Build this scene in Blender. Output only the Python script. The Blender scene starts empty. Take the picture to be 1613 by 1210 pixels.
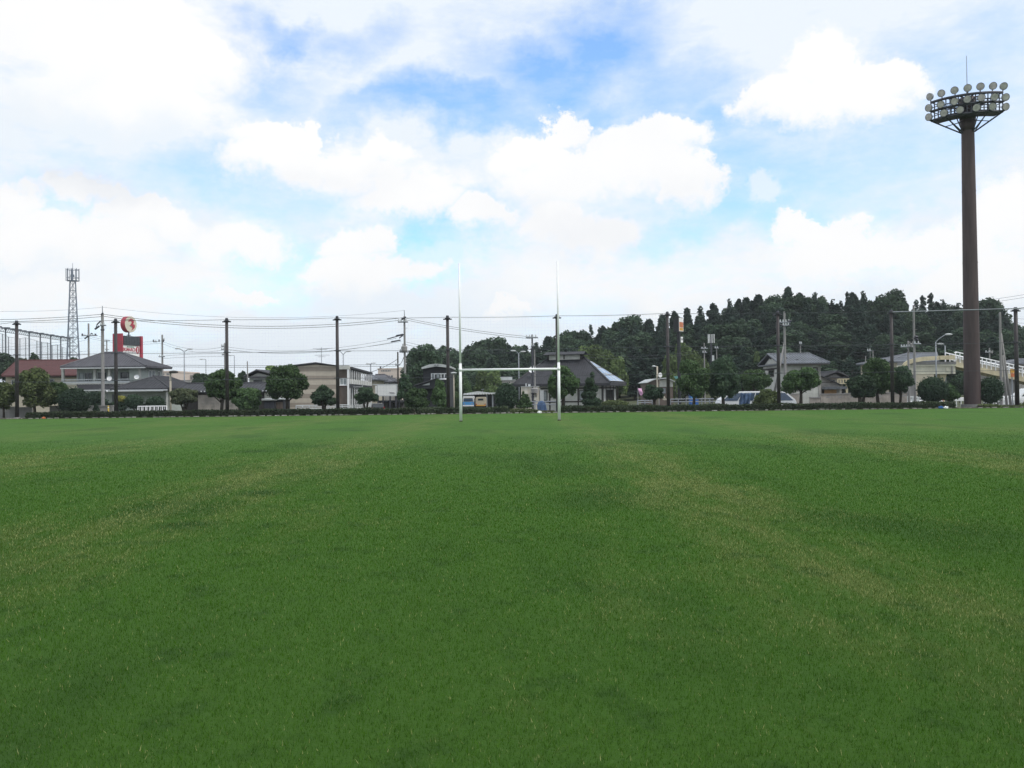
import bpy, math, random
import numpy as np
from mathutils import Vector
R=math.radians
sc=bpy.context.scene
C=sc.collection
rnd=random.Random(7)
# ------------------------------------------------------------------ camera
F=1300.0; PITCH=0.0108; ROLL=0.0113; EYE=1.6
fw=Vector((0,math.cos(PITCH),math.sin(PITCH)))
r0=Vector((1,0,0)); u0=Vector((0,-math.sin(PITCH),math.cos(PITCH)))
rt=r0*math.cos(ROLL)-u0*math.sin(ROLL); up=u0*math.cos(ROLL)+r0*math.sin(ROLL)
cam_d=bpy.data.cameras.new('camera'); cam=bpy.data.objects.new('camera',cam_d); C.objects.link(cam)
cam_d.sensor_width=36; cam_d.lens=36*F/1613; cam_d.clip_start=.1; cam_d.clip_end=6000
from mathutils import Matrix
m=Matrix((rt,up,-fw)).transposed().to_4x4(); m.translation=Vector((0,0,EYE)); cam.matrix_world=m
sc.camera=cam
def ray(px,py): return fw*F+rt*(px-806.5)+up*(605-py)
def P(px,py,Y):
    d=ray(px,py); return Vector((0,0,EYE))+d*(Y/d.y)
def PX(px,Y): return P(px,619,Y).x
def PZ(px,py,Y): return P(px,py,Y).z
def smooth(t): t=max(0,min(1,t)); return t*t*(3-2*t)
# hill skyline of the wood, as read off the place
SKY=[(600,600),(640,560),(655,545),(680,540),(705,542),(730,545),(745,538),(775,533),(800,538),(830,545),(860,528),(880,528),(900,515),(920,515),(940,512),(960,510),(985,500),(1010,497),(1030,496),(1050,489),(1070,490),(1090,492),(1105,477),(1130,475),(1155,468),(1180,465),(1200,458),(1225,460),(1250,453),(1275,455),(1300,463),(1325,462),(1355,455),(1380,465),(1405,458),(1430,470),(1465,460),(1490,470),(1510,475),(1550,465),(1575,475),(1600,515),(1625,535),(1680,560)]
def interp(t,x):
    if x<=t[0][0]: return t[0][1]
    for (a,b),(c,d) in zip(t,t[1:]):
        if x<=c: return b+(d-b)*(x-a)/(c-a)
    return t[-1][1]
HX=[]
for px in range(600,1681,20):
    q=P(px,interp(SKY,px),190); HX.append((q.x,max(0,q.z-14.5)))
def gz(X,Y):
    if Y<67.5: return 0.0
    z=smooth((Y-67.5)/5)*(-.9+.55*smooth((X+5)/14))
    if Y>112:
        z+=interp(HX,X*190/max(Y,150))*smooth((Y-112)/75)
    return z
# ------------------------------------------------------------------ materials
def newmat(n):
    m=bpy.data.materials.new(n); m.use_nodes=True; nt=m.node_tree
    return m,nt,nt.nodes,nt.links,nt.nodes['Principled BSDF']
def mat(n,col,rough=.7,var=.18,scale=2.0,metal=0.0,spec=.4,stretch=None,dirt=None,bump=0):
    m,nt,N,L,b=newmat(n)
    b.inputs['Roughness'].default_value=rough; b.inputs['Metallic'].default_value=metal
    b.inputs['Specular IOR Level'].default_value=spec
    tc=N.new('ShaderNodeTexCoord'); mp=N.new('ShaderNodeMapping'); L.new(tc.outputs['Object'],mp.inputs[0])
    if stretch: mp.inputs['Scale'].default_value=stretch
    nz=N.new('ShaderNodeTexNoise'); nz.inputs['Scale'].default_value=scale; nz.inputs['Detail'].default_value=6; nz.inputs['Roughness'].default_value=.65
    L.new(mp.outputs[0],nz.inputs['Vector'])
    rp=N.new('ShaderNodeValToRGB'); L.new(nz.outputs['Fac'],rp.inputs[0])
    lo=[c*(1-var) for c in col]; hi=[min(1,c*(1+var)) for c in col]
    if dirt: lo=list(dirt)
    rp.color_ramp.elements[0].position=.3; rp.color_ramp.elements[1].position=.7
    rp.color_ramp.elements[0].color=(*lo,1); rp.color_ramp.elements[1].color=(*hi,1)
    L.new(rp.outputs[0],b.inputs['Base Color'])
    if bump:
        bp=N.new('ShaderNodeBump'); bp.inputs['Strength'].default_value=bump; bp.inputs['Distance'].default_value=.05
        L.new(nz.outputs['Fac'],bp.inputs['Height']); L.new(bp.outputs[0],b.inputs['Normal'])
    return m
def leafmat(n,c1,c2,c3,tr=.25):
    """foliage: colour differs from leaf to leaf and clump to clump"""
    m,nt,N,L,b=newmat(n)
    g=N.new('ShaderNodeNewGeometry'); tc=N.new('ShaderNodeTexCoord')
    rp=N.new('ShaderNodeValToRGB'); L.new(g.outputs['Random Per Island'],rp.inputs[0])
    rp.color_ramp.elements[0].color=(*c1,1); rp.color_ramp.elements[1].color=(*c2,1)
    nz=N.new('ShaderNodeTexNoise'); nz.inputs['Scale'].default_value=.9; nz.inputs['Detail'].default_value=3
    L.new(tc.outputs['Object'],nz.inputs['Vector'])
    mr=N.new('ShaderNodeMapRange'); mr.inputs[1].default_value=.45; mr.inputs[2].default_value=.7; L.new(nz.outputs['Fac'],mr.inputs[0])
    mx=N.new('ShaderNodeMix'); mx.data_type='RGBA'; L.new(mr.outputs[0],mx.inputs[0]); L.new(rp.outputs[0],mx.inputs[6]); mx.inputs[7].default_value=(*c3,1)
    oi=N.new('ShaderNodeObjectInfo'); hv=N.new('ShaderNodeHueSaturation')
    mr2=N.new('ShaderNodeMapRange'); mr2.inputs[3].default_value=.72; mr2.inputs[4].default_value=1.3; L.new(oi.outputs['Random'],mr2.inputs[0])
    L.new(mr2.outputs[0],hv.inputs['Value']); L.new(mx.outputs[2],hv.inputs['Color'])
    L.new(hv.outputs[0],b.inputs['Base Color']); b.inputs['Roughness'].default_value=.6; b.inputs['Specular IOR Level'].default_value=.12
    t=N.new('ShaderNodeBsdfTranslucent'); L.new(hv.outputs[0],t.inputs[0])
    ms=N.new('ShaderNodeMixShader'); ms.inputs[0].default_value=tr; L.new(b.outputs[0],ms.inputs[1]); L.new(t.outputs[0],ms.inputs[2])
    L.new(ms.outputs[0],N['Material Output'].inputs[0])
    return m
M={}
M['white_paint']=mat('white_paint',(.86,.86,.87),.35,.05)
M['pole_brown']=mat('weathered_dark_brown_steel',(.035,.028,.030),.55,.3,3)
M['tower_brown']=mat('rust_brown_painted_steel',(.070,.048,.048),.65,.3,1.6,stretch=(3,3,.25))
M['dark_steel']=mat('dark_grey_steel',(.05,.05,.065),.5,.2)
M['grey_steel']=mat('galvanised_grey_steel',(.26,.28,.31),.5,.15)
M['pale_steel']=mat('pale_steel',(.55,.57,.58),.45,.1)
M['concrete']=mat('grey_concrete',(.27,.26,.255),.85,.2,3,stretch=(1,1,.3))
M['concrete_beige']=mat('beige_concrete_block',(.36,.32,.28),.9,.15,1.5,dirt=(.22,.20,.18))
M['wire']=mat('dark_cable',(.05,.055,.065),.6,.1)
M['beige_post']=mat('beige_painted_post',(.40,.36,.29),.6,.12)
M['tile_grey']=mat('grey_clay_roof_tile',(.072,.070,.082),.5,.28,1.4,bump=.2)
M['tile_dark']=mat('dark_slate_tile',(.036,.036,.043),.6,.3,1.4,bump=.2)
M['tile_pale']=mat('silver_grey_roof_tile',(.12,.13,.15),.5,.3,1.2,bump=.2)
M['roof_red']=mat('faded_red_roof',(.085,.030,.030),.75,.3,1.6,stretch=(1,3,3))
M['roof_white']=mat('pale_sheet_roof',(.45,.47,.47),.5,.15)
M['wall_green']=mat('grey_green_stucco',(.45,.49,.46),.85,.12,2)
M['wall_white']=mat('off_white_plaster',(.56,.56,.53),.85,.1,1.5,dirt=(.42,.42,.39))
M['wall_grey']=mat('weathered_grey_plaster',(.36,.34,.32),.85,.2,1.2,dirt=(.22,.21,.2))
M['wall_cream']=mat('cream_stucco',(.48,.43,.34),.85,.12,1.2)
M['wall_pink']=mat('pinkish_beige_wall',(.62,.52,.46),.85,.06)
M['wall_dark']=mat('charcoal_board_wall',(.028,.030,.036),.8,.25,2)
M['band_light']=mat('light_beige_siding',(.50,.44,.37),.8,.1,3)
M['band_dark']=mat('tan_siding',(.33,.28,.235),.8,.1,3)
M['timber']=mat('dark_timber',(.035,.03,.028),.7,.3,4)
M['glass']=mat('dark_window_glass',(.03,.036,.04),.12,.2,1.5,spec=.6)
M['glass_blue']=mat('blue_tinted_glass',(.05,.08,.13),.12,.2,1.5,spec=.6)
M['glass_pale']=mat('curtained_window_glass',(.30,.33,.34),.25,.25,2,spec=.5)
M['solar']=mat('solar_panel_glass',(.19,.23,.31),.15,.15,2,spec=.7)
M['yellow_paint']=mat('pale_yellow_bridge_paint',(.60,.53,.36),.7,.12,1.2,dirt=(.44,.38,.26))
M['cream_paint']=mat('cream_bridge_girder',(.58,.56,.46),.7,.1,1.2,dirt=(.46,.44,.36))
M['red_sign']=mat('crimson_sign_board',(.42,.045,.075),.5,.12)
M['white_sign']=mat('white_sign_board',(.88,.88,.87),.4,.05)
M['cream_sign']=mat('cream_sign_face',(.68,.62,.50),.4,.06)
M['led']=mat('dark_display_panel',(.055,.065,.075),.4,.25,3)
M['green_ink']=mat('green_sign_ink',(.04,.22,.13),.5,.05)
M['grey_ink']=mat('grey_sign_ink',(.25,.23,.26),.5,.05)
M['orange']=mat('orange_sign_face',(.55,.17,.07),.5,.2,3)
M['orange_board']=mat('tan_plywood',(.38,.22,.11),.8,.15,3)
M['black']=mat('black_paint',(.015,.016,.02),.5,.2)
M['blue_sheet']=mat('blue_tarpaulin',(.05,.095,.19),.6,.35,5,bump=.4)
M['blue_paint']=mat('bright_blue_paint',(.08,.30,.62),.4,.08)
M['blue_box']=mat('blue_plastic',(.04,.13,.38),.5,.15)
M['car_white']=mat('white_car_paint',(.75,.76,.77),.25,.04,spec=.6)
M['car_silver']=mat('silver_car_paint',(.45,.47,.48),.3,.05,spec=.6)
M['car_black']=mat('black_car_paint',(.02,.02,.025),.25,.1,spec=.6)
M['beige_truck']=mat('dusty_beige_paint',(.48,.42,.32),.5,.2,4)
M['tyre']=mat('black_rubber',(.02,.02,.02),.8,.1)
M['rim']=mat('grey_wheel_rim',(.4,.4,.41),.35,.1)
M['yellow']=mat('yellow_plate',(.70,.50,.08),.5,.08)
M['amber']=mat('amber_paint',(.60,.32,.05),.5,.1)
M['red_lamp']=mat('red_lamp_glass',(.40,.03,.03),.3,.1)
M['pink']=mat('pink_banner_cloth',(.75,.42,.62),.7,.1)
M['bark']=mat('brown_bark',(.055,.045,.035),.9,.3,6,stretch=(2,2,.4))
M['lens']=mat('floodlight_glass',(.52,.47,.48),.10,.35,3,spec=1.0)  # uneven tone in the colour imitates highlights and gradients on the lenses
M['soil']=mat('dark_soil',(.06,.05,.038),.95,.4,1.5)
M['asphalt']=mat('worn_asphalt',(.16,.16,.165),.9,.2,1)
M['ghost']=mat('net_cord',(.10,.12,.13),.8,.1)
M['teal']=mat('teal_sheet',(.12,.30,.28),.6,.1)
M['brown_wall']=mat('brown_board_wall',(.13,.10,.085),.8,.2,2)
G=1.7
def lm(n,a,k=1.0,t=.25):
    a=[x*G for x in a]
    return leafmat(n,[x*.62 for x in a],[x*1.3 for x in a],[a[0]*1.25*k,a[1]*1.2*k,a[2]*1.05],t)
M['leaf_dark']=lm('dark_green_leaves',(.034,.056,.034))
M['leaf_mid']=lm('mid_green_leaves',(.046,.078,.034))
M['leaf_olive']=lm('olive_green_leaves',(.062,.080,.034))
M['leaf_light']=lm('light_green_leaves',(.10,.145,.05))
M['leaf_top']=lm('clipped_dark_leaves',(.026,.044,.028))
M['leaf_hedge']=lm('hedge_leaves',(.036,.050,.030))
M['leaf_hill']=lm('cedar_needles',(.022,.037,.028))
M['leaf_hill2']=lm('hill_broadleaf_leaves',(.030,.050,.030))
M['leaf_bamboo']=lm('bamboo_leaves',(.070,.100,.040))
M['leaf_yellow']=lm('yellow_green_leaves',(.22,.22,.06))
M['leaf_russet']=lm('russet_tinged_leaves',(.050,.060,.036))
# ------------------------------------------------------------------ mesh builder
BASE={}
class MB:
    def __init__(s): s.v=[]; s.f=[]
    def poly(s,pts):
        i=len(s.v); s.v+= [tuple(p) for p in pts]; s.f.append(tuple(range(i,i+len(pts)))); return s
    def box(s,x0,x1,y0,y1,z0,z1):
        i=len(s.v); s.v+=[(x,y,z) for z in (z0,z1) for y in (y0,y1) for x in (x0,x1)]
        for q in ((0,2,3,1),(4,5,7,6),(0,1,5,4),(2,6,7,3),(0,4,6,2),(1,3,7,5)): s.f.append(tuple(i+k for k in q))
        return s
    def tube(s,p,q,r,r2=None,n=8,caps=True):
        p=Vector(p); q=Vector(q); r2=r if r2 is None else r2
        d=(q-p).normalized(); a=d.orthogonal().normalized(); b=d.cross(a)
        i=len(s.v)
        for c,rr in ((p,r),(q,r2)):
            for k in range(n):
                t=2*math.pi*(k+.5)/n; s.v.append(tuple(c+(a*math.cos(t)+b*math.sin(t))*rr))
        for k in range(n): s.f.append((i+k,i+(k+1)%n,i+n+(k+1)%n,i+n+k))
        if caps: s.f.append(tuple(range(i+n-1,i-1,-1))); s.f.append(tuple(range(i+n,i+2*n)))
        return s
    def path(s,pts,r,n=6):
        for a,b in zip(pts,pts[1:]): s.tube(a,b,r,n=n)
        return s
    def bar(s,p,q,w,h=None):
        """square bar"""
        return s.tube(p,q,w*.7,n=4)
    def prism(s,pts,y0,y1):
        """outline in x-z pushed from y0 to y1"""
        n=len(pts); i=len(s.v)
        s.v+=[(x,y0,z) for x,z in pts]+[(x,y1,z) for x,z in pts]
        s.f.append(tuple(range(i,i+n))); s.f.append(tuple(range(i+2*n-1,i+n-1,-1)))
        for k in range(n): s.f.append((i+k,i+n+k,i+n+(k+1)%n,i+(k+1)%n))
        return s
    def ell(s,c,rx,ry,rz,nu=12,nv=8,z0=-1):
        i=len(s.v)
        for a in range(nv+1):
            t=math.pi*a/nv
            for b in range(nu):
                u=2*math.pi*b/nu
                s.v.append((c[0]+rx*math.sin(t)*math.cos(u),c[1]+ry*math.sin(t)*math.sin(u),c[2]+rz*max(z0,math.cos(t))))
        for a in range(nv):
            for b in range(nu):
                s.f.append((i+a*nu+b,i+(a+1)*nu+b,i+(a+1)*nu+(b+1)%nu,i+a*nu+(b+1)%nu))
        return s
    def build(s,name,m,parent=None,smooth=False):
        b=Vector((0,0,0))
        if parent is not None:
            root=parent
            while root.parent: root=root.parent
            b=BASE[root.name]
        me=bpy.data.meshes.new(name)
        me.from_pydata([(x-b[0],y-b[1],z-b[2]) for x,y,z in s.v],[],s.f)
        me.materials.append(M[m] if isinstance(m,str) else m)
        if smooth: me.shade_smooth()
        o=bpy.data.objects.new(name,me); C.objects.link(o)
        if parent is not None: o.parent=parent
        return o
def tag(o,label,cat,group=None,kind=None):
    if label: o['label']=label
    if cat: o['category']=cat
    if group: o['group']=group
    if kind: o['kind']=kind
    return o
def thing(name,label,cat,loc,group=None,rz=0,local=False):
    o=bpy.data.objects.new(name,None); C.objects.link(o); o.location=loc; o.rotation_euler=(0,0,rz)
    o.empty_display_size=.3
    BASE[o.name]=Vector((0,0,0)) if local else Vector(loc)
    return tag(o,label,cat,group)
def copy_tree(o,parent=None):
    c=o.copy(); C.objects.link(c)
    if parent is not None: c.parent=parent
    for ch in list(o.children): copy_tree(ch,c)
    return c
def struct(o): o['kind']='structure'; return o
def npmesh(name,V,Fq,m,parent=None,k=4):
    """many same-sided faces from arrays"""
    me=bpy.data.meshes.new(name); nv=len(V); nf=len(Fq)
    me.vertices.add(nv); me.vertices.foreach_set('co',np.asarray(V,dtype=np.float32).ravel())
    me.loops.add(nf*k); me.loops.foreach_set('vertex_index',np.asarray(Fq,dtype=np.int32).ravel())
    me.polygons.add(nf); me.polygons.foreach_set('loop_start',np.arange(0,nf*k,k,dtype=np.int32))
    me.update(calc_edges=True); me.materials.append(M[m] if isinstance(m,str) else m)
    o=bpy.data.objects.new(name,me); C.objects.link(o)
    if parent is not None: o.parent=parent
    return o
def text_mesh(name,body,size,m,parent,loc,depth=.01,off=.0,sx=1.0):
    cu=bpy.data.curves.new(name,'FONT'); cu.body=body; cu.size=size; cu.extrude=depth; cu.offset=off; cu.align_x='CENTER'; cu.align_y='CENTER'
    t=bpy.data.objects.new(name+'_tmp',cu); C.objects.link(t)
    dg=bpy.context.evaluated_depsgraph_get()
    me=bpy.data.meshes.new_from_object(t.evaluated_get(dg)); bpy.data.objects.remove(t)
    for v in me.vertices: x,y,z=v.co; v.co=(x*sx+loc[0],-z+loc[1],y+loc[2])
    me.materials.clear(); me.materials.append(M[m])
    o=bpy.data.objects.new(name,me); C.objects.link(o); o.parent=parent
    return o
HAZE=.00024
# ------------------------------------------------------------------ sky and light
SUN_EL=R(56); SUN_AZ=R(118)      # high, behind on the right, behind thin cloud
w=bpy.data.worlds.new('World'); sc.world=w; w.use_nodes=True; w.cycles.sampling_method='MANUAL'; w.cycles.sample_map_resolution=512
nt=w.node_tree; N=nt.nodes; L=nt.links; N.clear()
out=N.new('ShaderNodeOutputWorld')
sky=N.new('ShaderNodeTexSky'); sky.sky_type='NISHITA'; sky.sun_disc=False; sky.sun_elevation=SUN_EL; sky.sun_rotation=SUN_AZ; sky.air_density=1.0; sky.dust_density=.6; sky.ozone_density=2.5
bgS=N.new('ShaderNodeBackground'); bgS.inputs[1].default_value=.15; tint=N.new('ShaderNodeMix'); tint.data_type='RGBA'; tint.blend_type='MULTIPLY'; tint.inputs[0].default_value=1; tint.inputs[7].default_value=(1.24,1.60,1.84,1)
L.new(sky.outputs[0],tint.inputs[6]); L.new(tint.outputs[2],bgS.inputs[0])
tc=N.new('ShaderNodeTexCoord'); D=tc.outputs['Generated']
sp=N.new('ShaderNodeSeparateXYZ'); L.new(D,sp.inputs[0])
def mth(op,a,b=None,c=None,clamp=False):
    n=N.new('ShaderNodeMath'); n.operation=op; n.use_clamp=clamp
    for i,x in enumerate((a,b,c)):
        if x is None: continue
        if hasattr(x,'links') or hasattr(x,'is_linked'): L.new(x,n.inputs[i])
        else: n.inputs[i].default_value=x
    return n.outputs[0]
az=mth('ARCTAN2',sp.outputs[0],sp.outputs[1]); el=mth('ARCSINE',sp.outputs[2])
cb=N.new('ShaderNodeCombineXYZ'); L.new(az,cb.inputs[0]); L.new(el,cb.inputs[1])
def noise(scale,detail=6,rough=.6,stretch=None,off=(0,0,0),col=False,src=None):
    mp=N.new('ShaderNodeMapping'); L.new(src or D,mp.inputs[0]); mp.inputs['Location'].default_value=off
    if stretch: mp.inputs['Scale'].default_value=stretch
    n=N.new('ShaderNodeTexNoise'); n.inputs['Scale'].default_value=scale; n.inputs['Detail'].default_value=detail; n.inputs['Roughness'].default_value=rough
    L.new(mp.outputs[0],n.inputs['Vector']); return n.outputs['Color' if col else 'Fac']
def vmath(op,a,b=None,c=None):
    n=N.new('ShaderNodeVectorMath'); n.operation=op
    for i,x in enumerate((a,b,c)):
        if x is None: continue
        if hasattr(x,'is_linked'): L.new(x,n.inputs[i])
        else: n.inputs[i].default_value=x
    return n
def warp(scale,amp,detail,rough,off):
    n=noise(scale,detail,rough,off=off,col=True)
    return vmath('MULTIPLY_ADD',n,(amp,amp,0),(-amp*.5,-amp*.5,0)).outputs[0]
# puffy warp for heaps, long soft warp for veils
pc=vmath('ADD',cb.outputs[0],warp(8,.095,8,.62,(3,1,7)))
pc=vmath('ADD',pc.outputs[0],warp(22,.052,7,.68,(1,4,2)))
pc=vmath('ADD',pc.outputs[0],warp(70,.016,5,.7,(6,4,2))).outputs[0]
pv=vmath('ADD',cb.outputs[0],warp(5,.20,6,.62,(8,2,5))).outputs[0]
def ang(px,py):
    d=ray(px,py).normalized(); return math.atan2(d.x,d.y),math.asin(d.z)
def blob(p,px,py,rx,ry,soft,amp=1.0):
    a,e=ang(px,py); ix=F/rx; iy=F/ry
    n=vmath('MULTIPLY_ADD',p,(ix,iy,0),(-a*ix,-e*iy,0))
    ln=vmath('LENGTH',n.outputs[0]).outputs['Value']
    mr=N.new('ShaderNodeMapRange'); mr.interpolation_type='SMOOTHSTEP'
    soft=soft+.08 if soft<=.3 else soft
    mr.inputs[1].default_value=1+soft; mr.inputs[2].default_value=max(0,1-soft); mr.inputs[3].default_value=0; mr.inputs[4].default_value=amp
    L.new(ln,mr.inputs[0])
    if soft>.38: return mr.outputs[0]
    # heaps are crisp above and dissolve towards their base
    s_=N.new('ShaderNodeSeparateXYZ'); L.new(n.outputs[0],s_.inputs[0])
    m2=N.new('ShaderNodeMapRange'); m2.interpolation_type='SMOOTHSTEP'; m2.inputs[1].default_value=-1.15; m2.inputs[2].default_value=.05; m2.inputs[3].default_value=.0; L.new(s_.outputs[1],m2.inputs[0])
    return mth('MULTIPLY',mr.outputs[0],m2.outputs[0])
def union(l):
    o=l[0]
    for x in l[1:]: o=mth('MAXIMUM',o,x)
    return o
heaps=union([blob(pc,*b) for b in (
 (120,70,260,115,.12),(320,85,62,48,.10),(240,160,130,60,.3),
 (500,265,150,52,.22),(450,228,60,38,.10),(605,240,48,32,.10),(640,300,120,40,.5),
 (558,390,62,42,.10),(548,435,86,46,.16),(620,440,80,30,.3),
 (880,212,46,40,.08),(1010,235,110,46,.10),(950,285,170,65,.14),(1085,300,62,48,.12),(835,250,70,46,.14),(900,370,120,55,.25),(750,345,62,42,.14),
 (1290,118,66,50,.08),(1215,165,76,42,.12),(1360,140,100,48,.12),(1300,175,140,44,.35),
 (1290,375,70,38,.10),(1360,410,150,52,.22),(1460,400,110,48,.14),(1595,365,70,72,.10),(1560,440,110,50,.3),
 (230,345,86,40,.12),(110,385,120,46,.2),(120,305,60,32,.2),(20,330,50,44,.3),(375,390,80,44,.3),(395,466,50,20,.15),(800,492,40,20,.2),(1205,310,34,22,.5,.7),
 (300,440,150,40,.6,.8),(1000,440,260,50,.6,.85),(120,470,200,40,.7,.8),(700,420,90,40,.5,.6))])
# how much blue shows between the veils
holes=union([blob(pv,*b) for b in (
 (700,180,200,38,.75,1.0),(800,200,120,26,.8,.9),(890,130,130,60,.8,1.0),(560,165,60,22,.8,.8),(970,95,110,60,.9,.95),(1080,165,120,46,.9,.85),(1060,140,110,50,.9,.75),(955,195,70,24,.8,.8),
 (430,35,60,24,.8,.75),(545,60,70,30,.9,.55),(420,130,70,40,.9,.5),(1000,30,90,40,.9,.6),
 (1180,215,220,40,.9,.8),(1250,275,220,50,.9,.7),(1150,335,180,30,.9,.75),(1430,250,160,60,.9,.65),(1530,110,110,70,.9,.5),(1440,330,150,30,.9,.4),
 (690,345,90,34,.8,.8),(655,390,50,34,.8,.8),(300,262,120,40,.9,.6),(80,290,80,30,.9,.6),(470,320,90,40,.9,.30),(430,420,70,46,.9,.6),(320,410,60,25,.9,.28),(1000,180,120,30,.9,.6))])
n1=noise(4.5,8,.62,stretch=(1,1,2.6),off=(2,9,4)); n2=noise(14,6,.6,stretch=(1,1,2.2),off=(5,5,1))
veil=mth('MULTIPLY_ADD',n1,1.25,.36)
veil=mth('MULTIPLY_ADD',n2,.55,mth('SUBTRACT',veil,.27))
n3=noise(34,7,.68,stretch=(1,1,3.0),off=(4,1,3))
veil=mth('SUBTRACT',mth('MULTIPLY_ADD',n3,.38,mth('SUBTRACT',veil,.15)),mth('MULTIPLY',holes,.95))
# open breaks elsewhere in the dome
front=N.new('ShaderNodeMapRange'); front.inputs[1].default_value=-.2; front.inputs[2].default_value=.5; L.new(sp.outputs[1],front.inputs[0])
veil=mth('MAXIMUM',mth('MINIMUM',veil,1.0),.05)
# paler towards the horizon
low=N.new('ShaderNodeMapRange'); low.inputs[1].default_value=.16; low.inputs[2].default_value=.02; low.inputs[3].default_value=0; low.inputs[4].default_value=.5; L.new(el,low.inputs[0])
veil=mth('MAXIMUM',veil,low.outputs[0])
cover=mth('MAXIMUM',veil,heaps,clamp=True)
# colours: white heaps, slightly grey undersides, faint blue veils
sh=noise(5,5,.55,off=(1,1,9))
shade=union([blob(pv,60,215,150,44,.9,.85),blob(pv,110,255,160,34,.9,.5),blob(pv,950,340,170,30,.9,.30),blob(pv,500,300,130,22,.9,.25)])
shade=mth('MULTIPLY_ADD',mth('SUBTRACT',sh,.47,clamp=True),1.0,shade,clamp=True)
def rgbmix(f,a,b):
    n=N.new('ShaderNodeMix'); n.data_type='RGBA'
    L.new(f,n.inputs[0]) if hasattr(f,'is_linked') else None
    for i,x in ((6,a),(7,b)):
        if hasattr(x,'is_linked'): L.new(x,n.inputs[i])
        else: n.inputs[i].default_value=(*x,1)
    return n.outputs[2]
white=rgbmix(shade,(1.04,1.04,1.04),(.79,.83,.89))
thin=(.88,.95,1.02)
ccol=rgbmix(heaps,thin,white)
bgC=N.new('ShaderNodeBackground'); L.new(ccol,bgC.inputs[0]); bgC.inputs[1].default_value=1.0
mx=N.new('ShaderNodeMixShader'); L.new(cover,mx.inputs[0]); L.new(bgS.outputs[0],mx.inputs[1]); L.new(bgC.outputs[0],mx.inputs[2])
L.new(mx.outputs[0],out.inputs[0])
ld=bpy.data.lights.new('sun','SUN'); ld.energy=2.1; ld.angle=R(9); ld.color=(1,.96,.9)
lo=bpy.data.objects.new('sun',ld); C.objects.link(lo)
sd=Vector((math.sin(SUN_AZ)*math.cos(SUN_EL),math.cos(SUN_AZ)*math.cos(SUN_EL),math.sin(SUN_EL)))
lo.rotation_euler=sd.to_track_quat('Z','Y').to_euler(); lo.location=(0,0,60)
sc.view_settings.view_transform='Standard'; sc.view_settings.look='None'; sc.view_settings.exposure=0; sc.view_settings.gamma=1
# ------------------------------------------------------------------ ground
def grass_colour(nt):
    """mown turf with worn straw strips and lush spots, in metres of the field"""
    N=nt.nodes; L=nt.links
    g=N.new('ShaderNodeNewGeometry'); s=N.new('ShaderNodeSeparateXYZ'); L.new(g.outputs['Position'],s.inputs[0])
    def m(op,a,b=None,c=None,clamp=False):
        n=N.new('ShaderNodeMath'); n.operation=op; n.use_clamp=clamp
        for i,x in enumerate((a,b,c)):
            if x is None: continue
            if hasattr(x,'is_linked'): L.new(x,n.inputs[i])
            else: n.inputs[i].default_value=x
        return n.outputs[0]
    def nz(scale,d=5,r=.6,st=(1,1,1),off=(0,0,0)):
        mp=N.new('ShaderNodeMapping'); L.new(g.outputs['Position'],mp.inputs[0]); mp.inputs['Scale'].default_value=st; mp.inputs['Location'].default_value=off
        n=N.new('ShaderNodeTexNoise'); n.inputs['Scale'].default_value=scale; n.inputs['Detail'].default_value=d; n.inputs['Roughness'].default_value=r
        L.new(mp.outputs[0],n.inputs['Vector']); return n.outputs['Fac']
    def mr(x,a,b,c=0,d=1):
        n=N.new('ShaderNodeMapRange'); n.interpolation_type='SMOOTHSTEP'; L.new(x,n.inputs[0])
        for i,v in enumerate((a,b,c,d)): n.inputs[i+1].default_value=v
        return n.outputs[0]
    wob=nz(.12,4,.6)
    X=m('MULTIPLY_ADD',m('SUBTRACT',wob,.5),1.1,s.outputs[0])
    dry=None
    for x0,hw,a in ((3.0,.95,.95),(10.4,1.6,1.15),(-5.0,1.5,.92),(-12.6,2.0,.95),(18,1.8,.6),(-20.5,2.2,.7)):
        t=mr(m('ABSOLUTE',m('SUBTRACT',X,x0)),hw*1.5,hw*.2,0,a); dry=t if dry is None else m('MAXIMUM',dry,t)
    big=nz(.22,5,.62,(1,.55,1),(4,7,0)); mid=nz(1.3,6,.68,(1.3,.30,1)); fine=nz(9,5,.75)
    dry=m('MULTIPLY',dry,mr(s.outputs[1],3.5,9,.35,1))
    dry=m('MULTIPLY',dry,mr(mid,.36,.62,.22,1))
    dry=m('ADD',dry,m('MULTIPLY',mr(big,.46,.66,0,.75),mr(mid,.36,.66,.15,1)))
    dry=m('ADD',dry,mr(fine,.48,.74,-.14,.34),clamp=True)
    c=N.new('ShaderNodeMix'); c.data_type='RGBA'; L.new(dry,c.inputs[0]); c.inputs[6].default_value=(*GR_A,1); c.inputs[7].default_value=(*GR_B,1)
    lush=m('MAXIMUM',mr(nz(.35,4,.6,(1,.5,1),(9,3,0)),.48,.70,0,.7),mr(nz(2.2,5,.65,(1,.8,1),(2,3,0)),.50,.72,0,.75))
    for x0,y0,r in ((-4.05,10.3,.42),(-4.2,13.6,.5),(-7.4,23.8,.7),(-7.2,37,.9)):
        dx=m('SUBTRACT',X,x0); dy=m('SUBTRACT',s.outputs[1],y0)
        d=m('SQRT',m('ADD',m('MULTIPLY',dx,dx),m('MULTIPLY',dy,dy)))
        lush=m('MAXIMUM',lush,mr(d,r*1.6,0,0,1.0))
    c2=N.new('ShaderNodeMix'); c2.data_type='RGBA'; L.new(lush,c2.inputs[0]); L.new(c.outputs[2],c2.inputs[6]); c2.inputs[7].default_value=(*GR_C,1)
    return c2.outputs[2],dry
GR_A=(.058,.148,.012); GR_B=(.108,.164,.030); GR_C=(.030,.086,.008)
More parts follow.
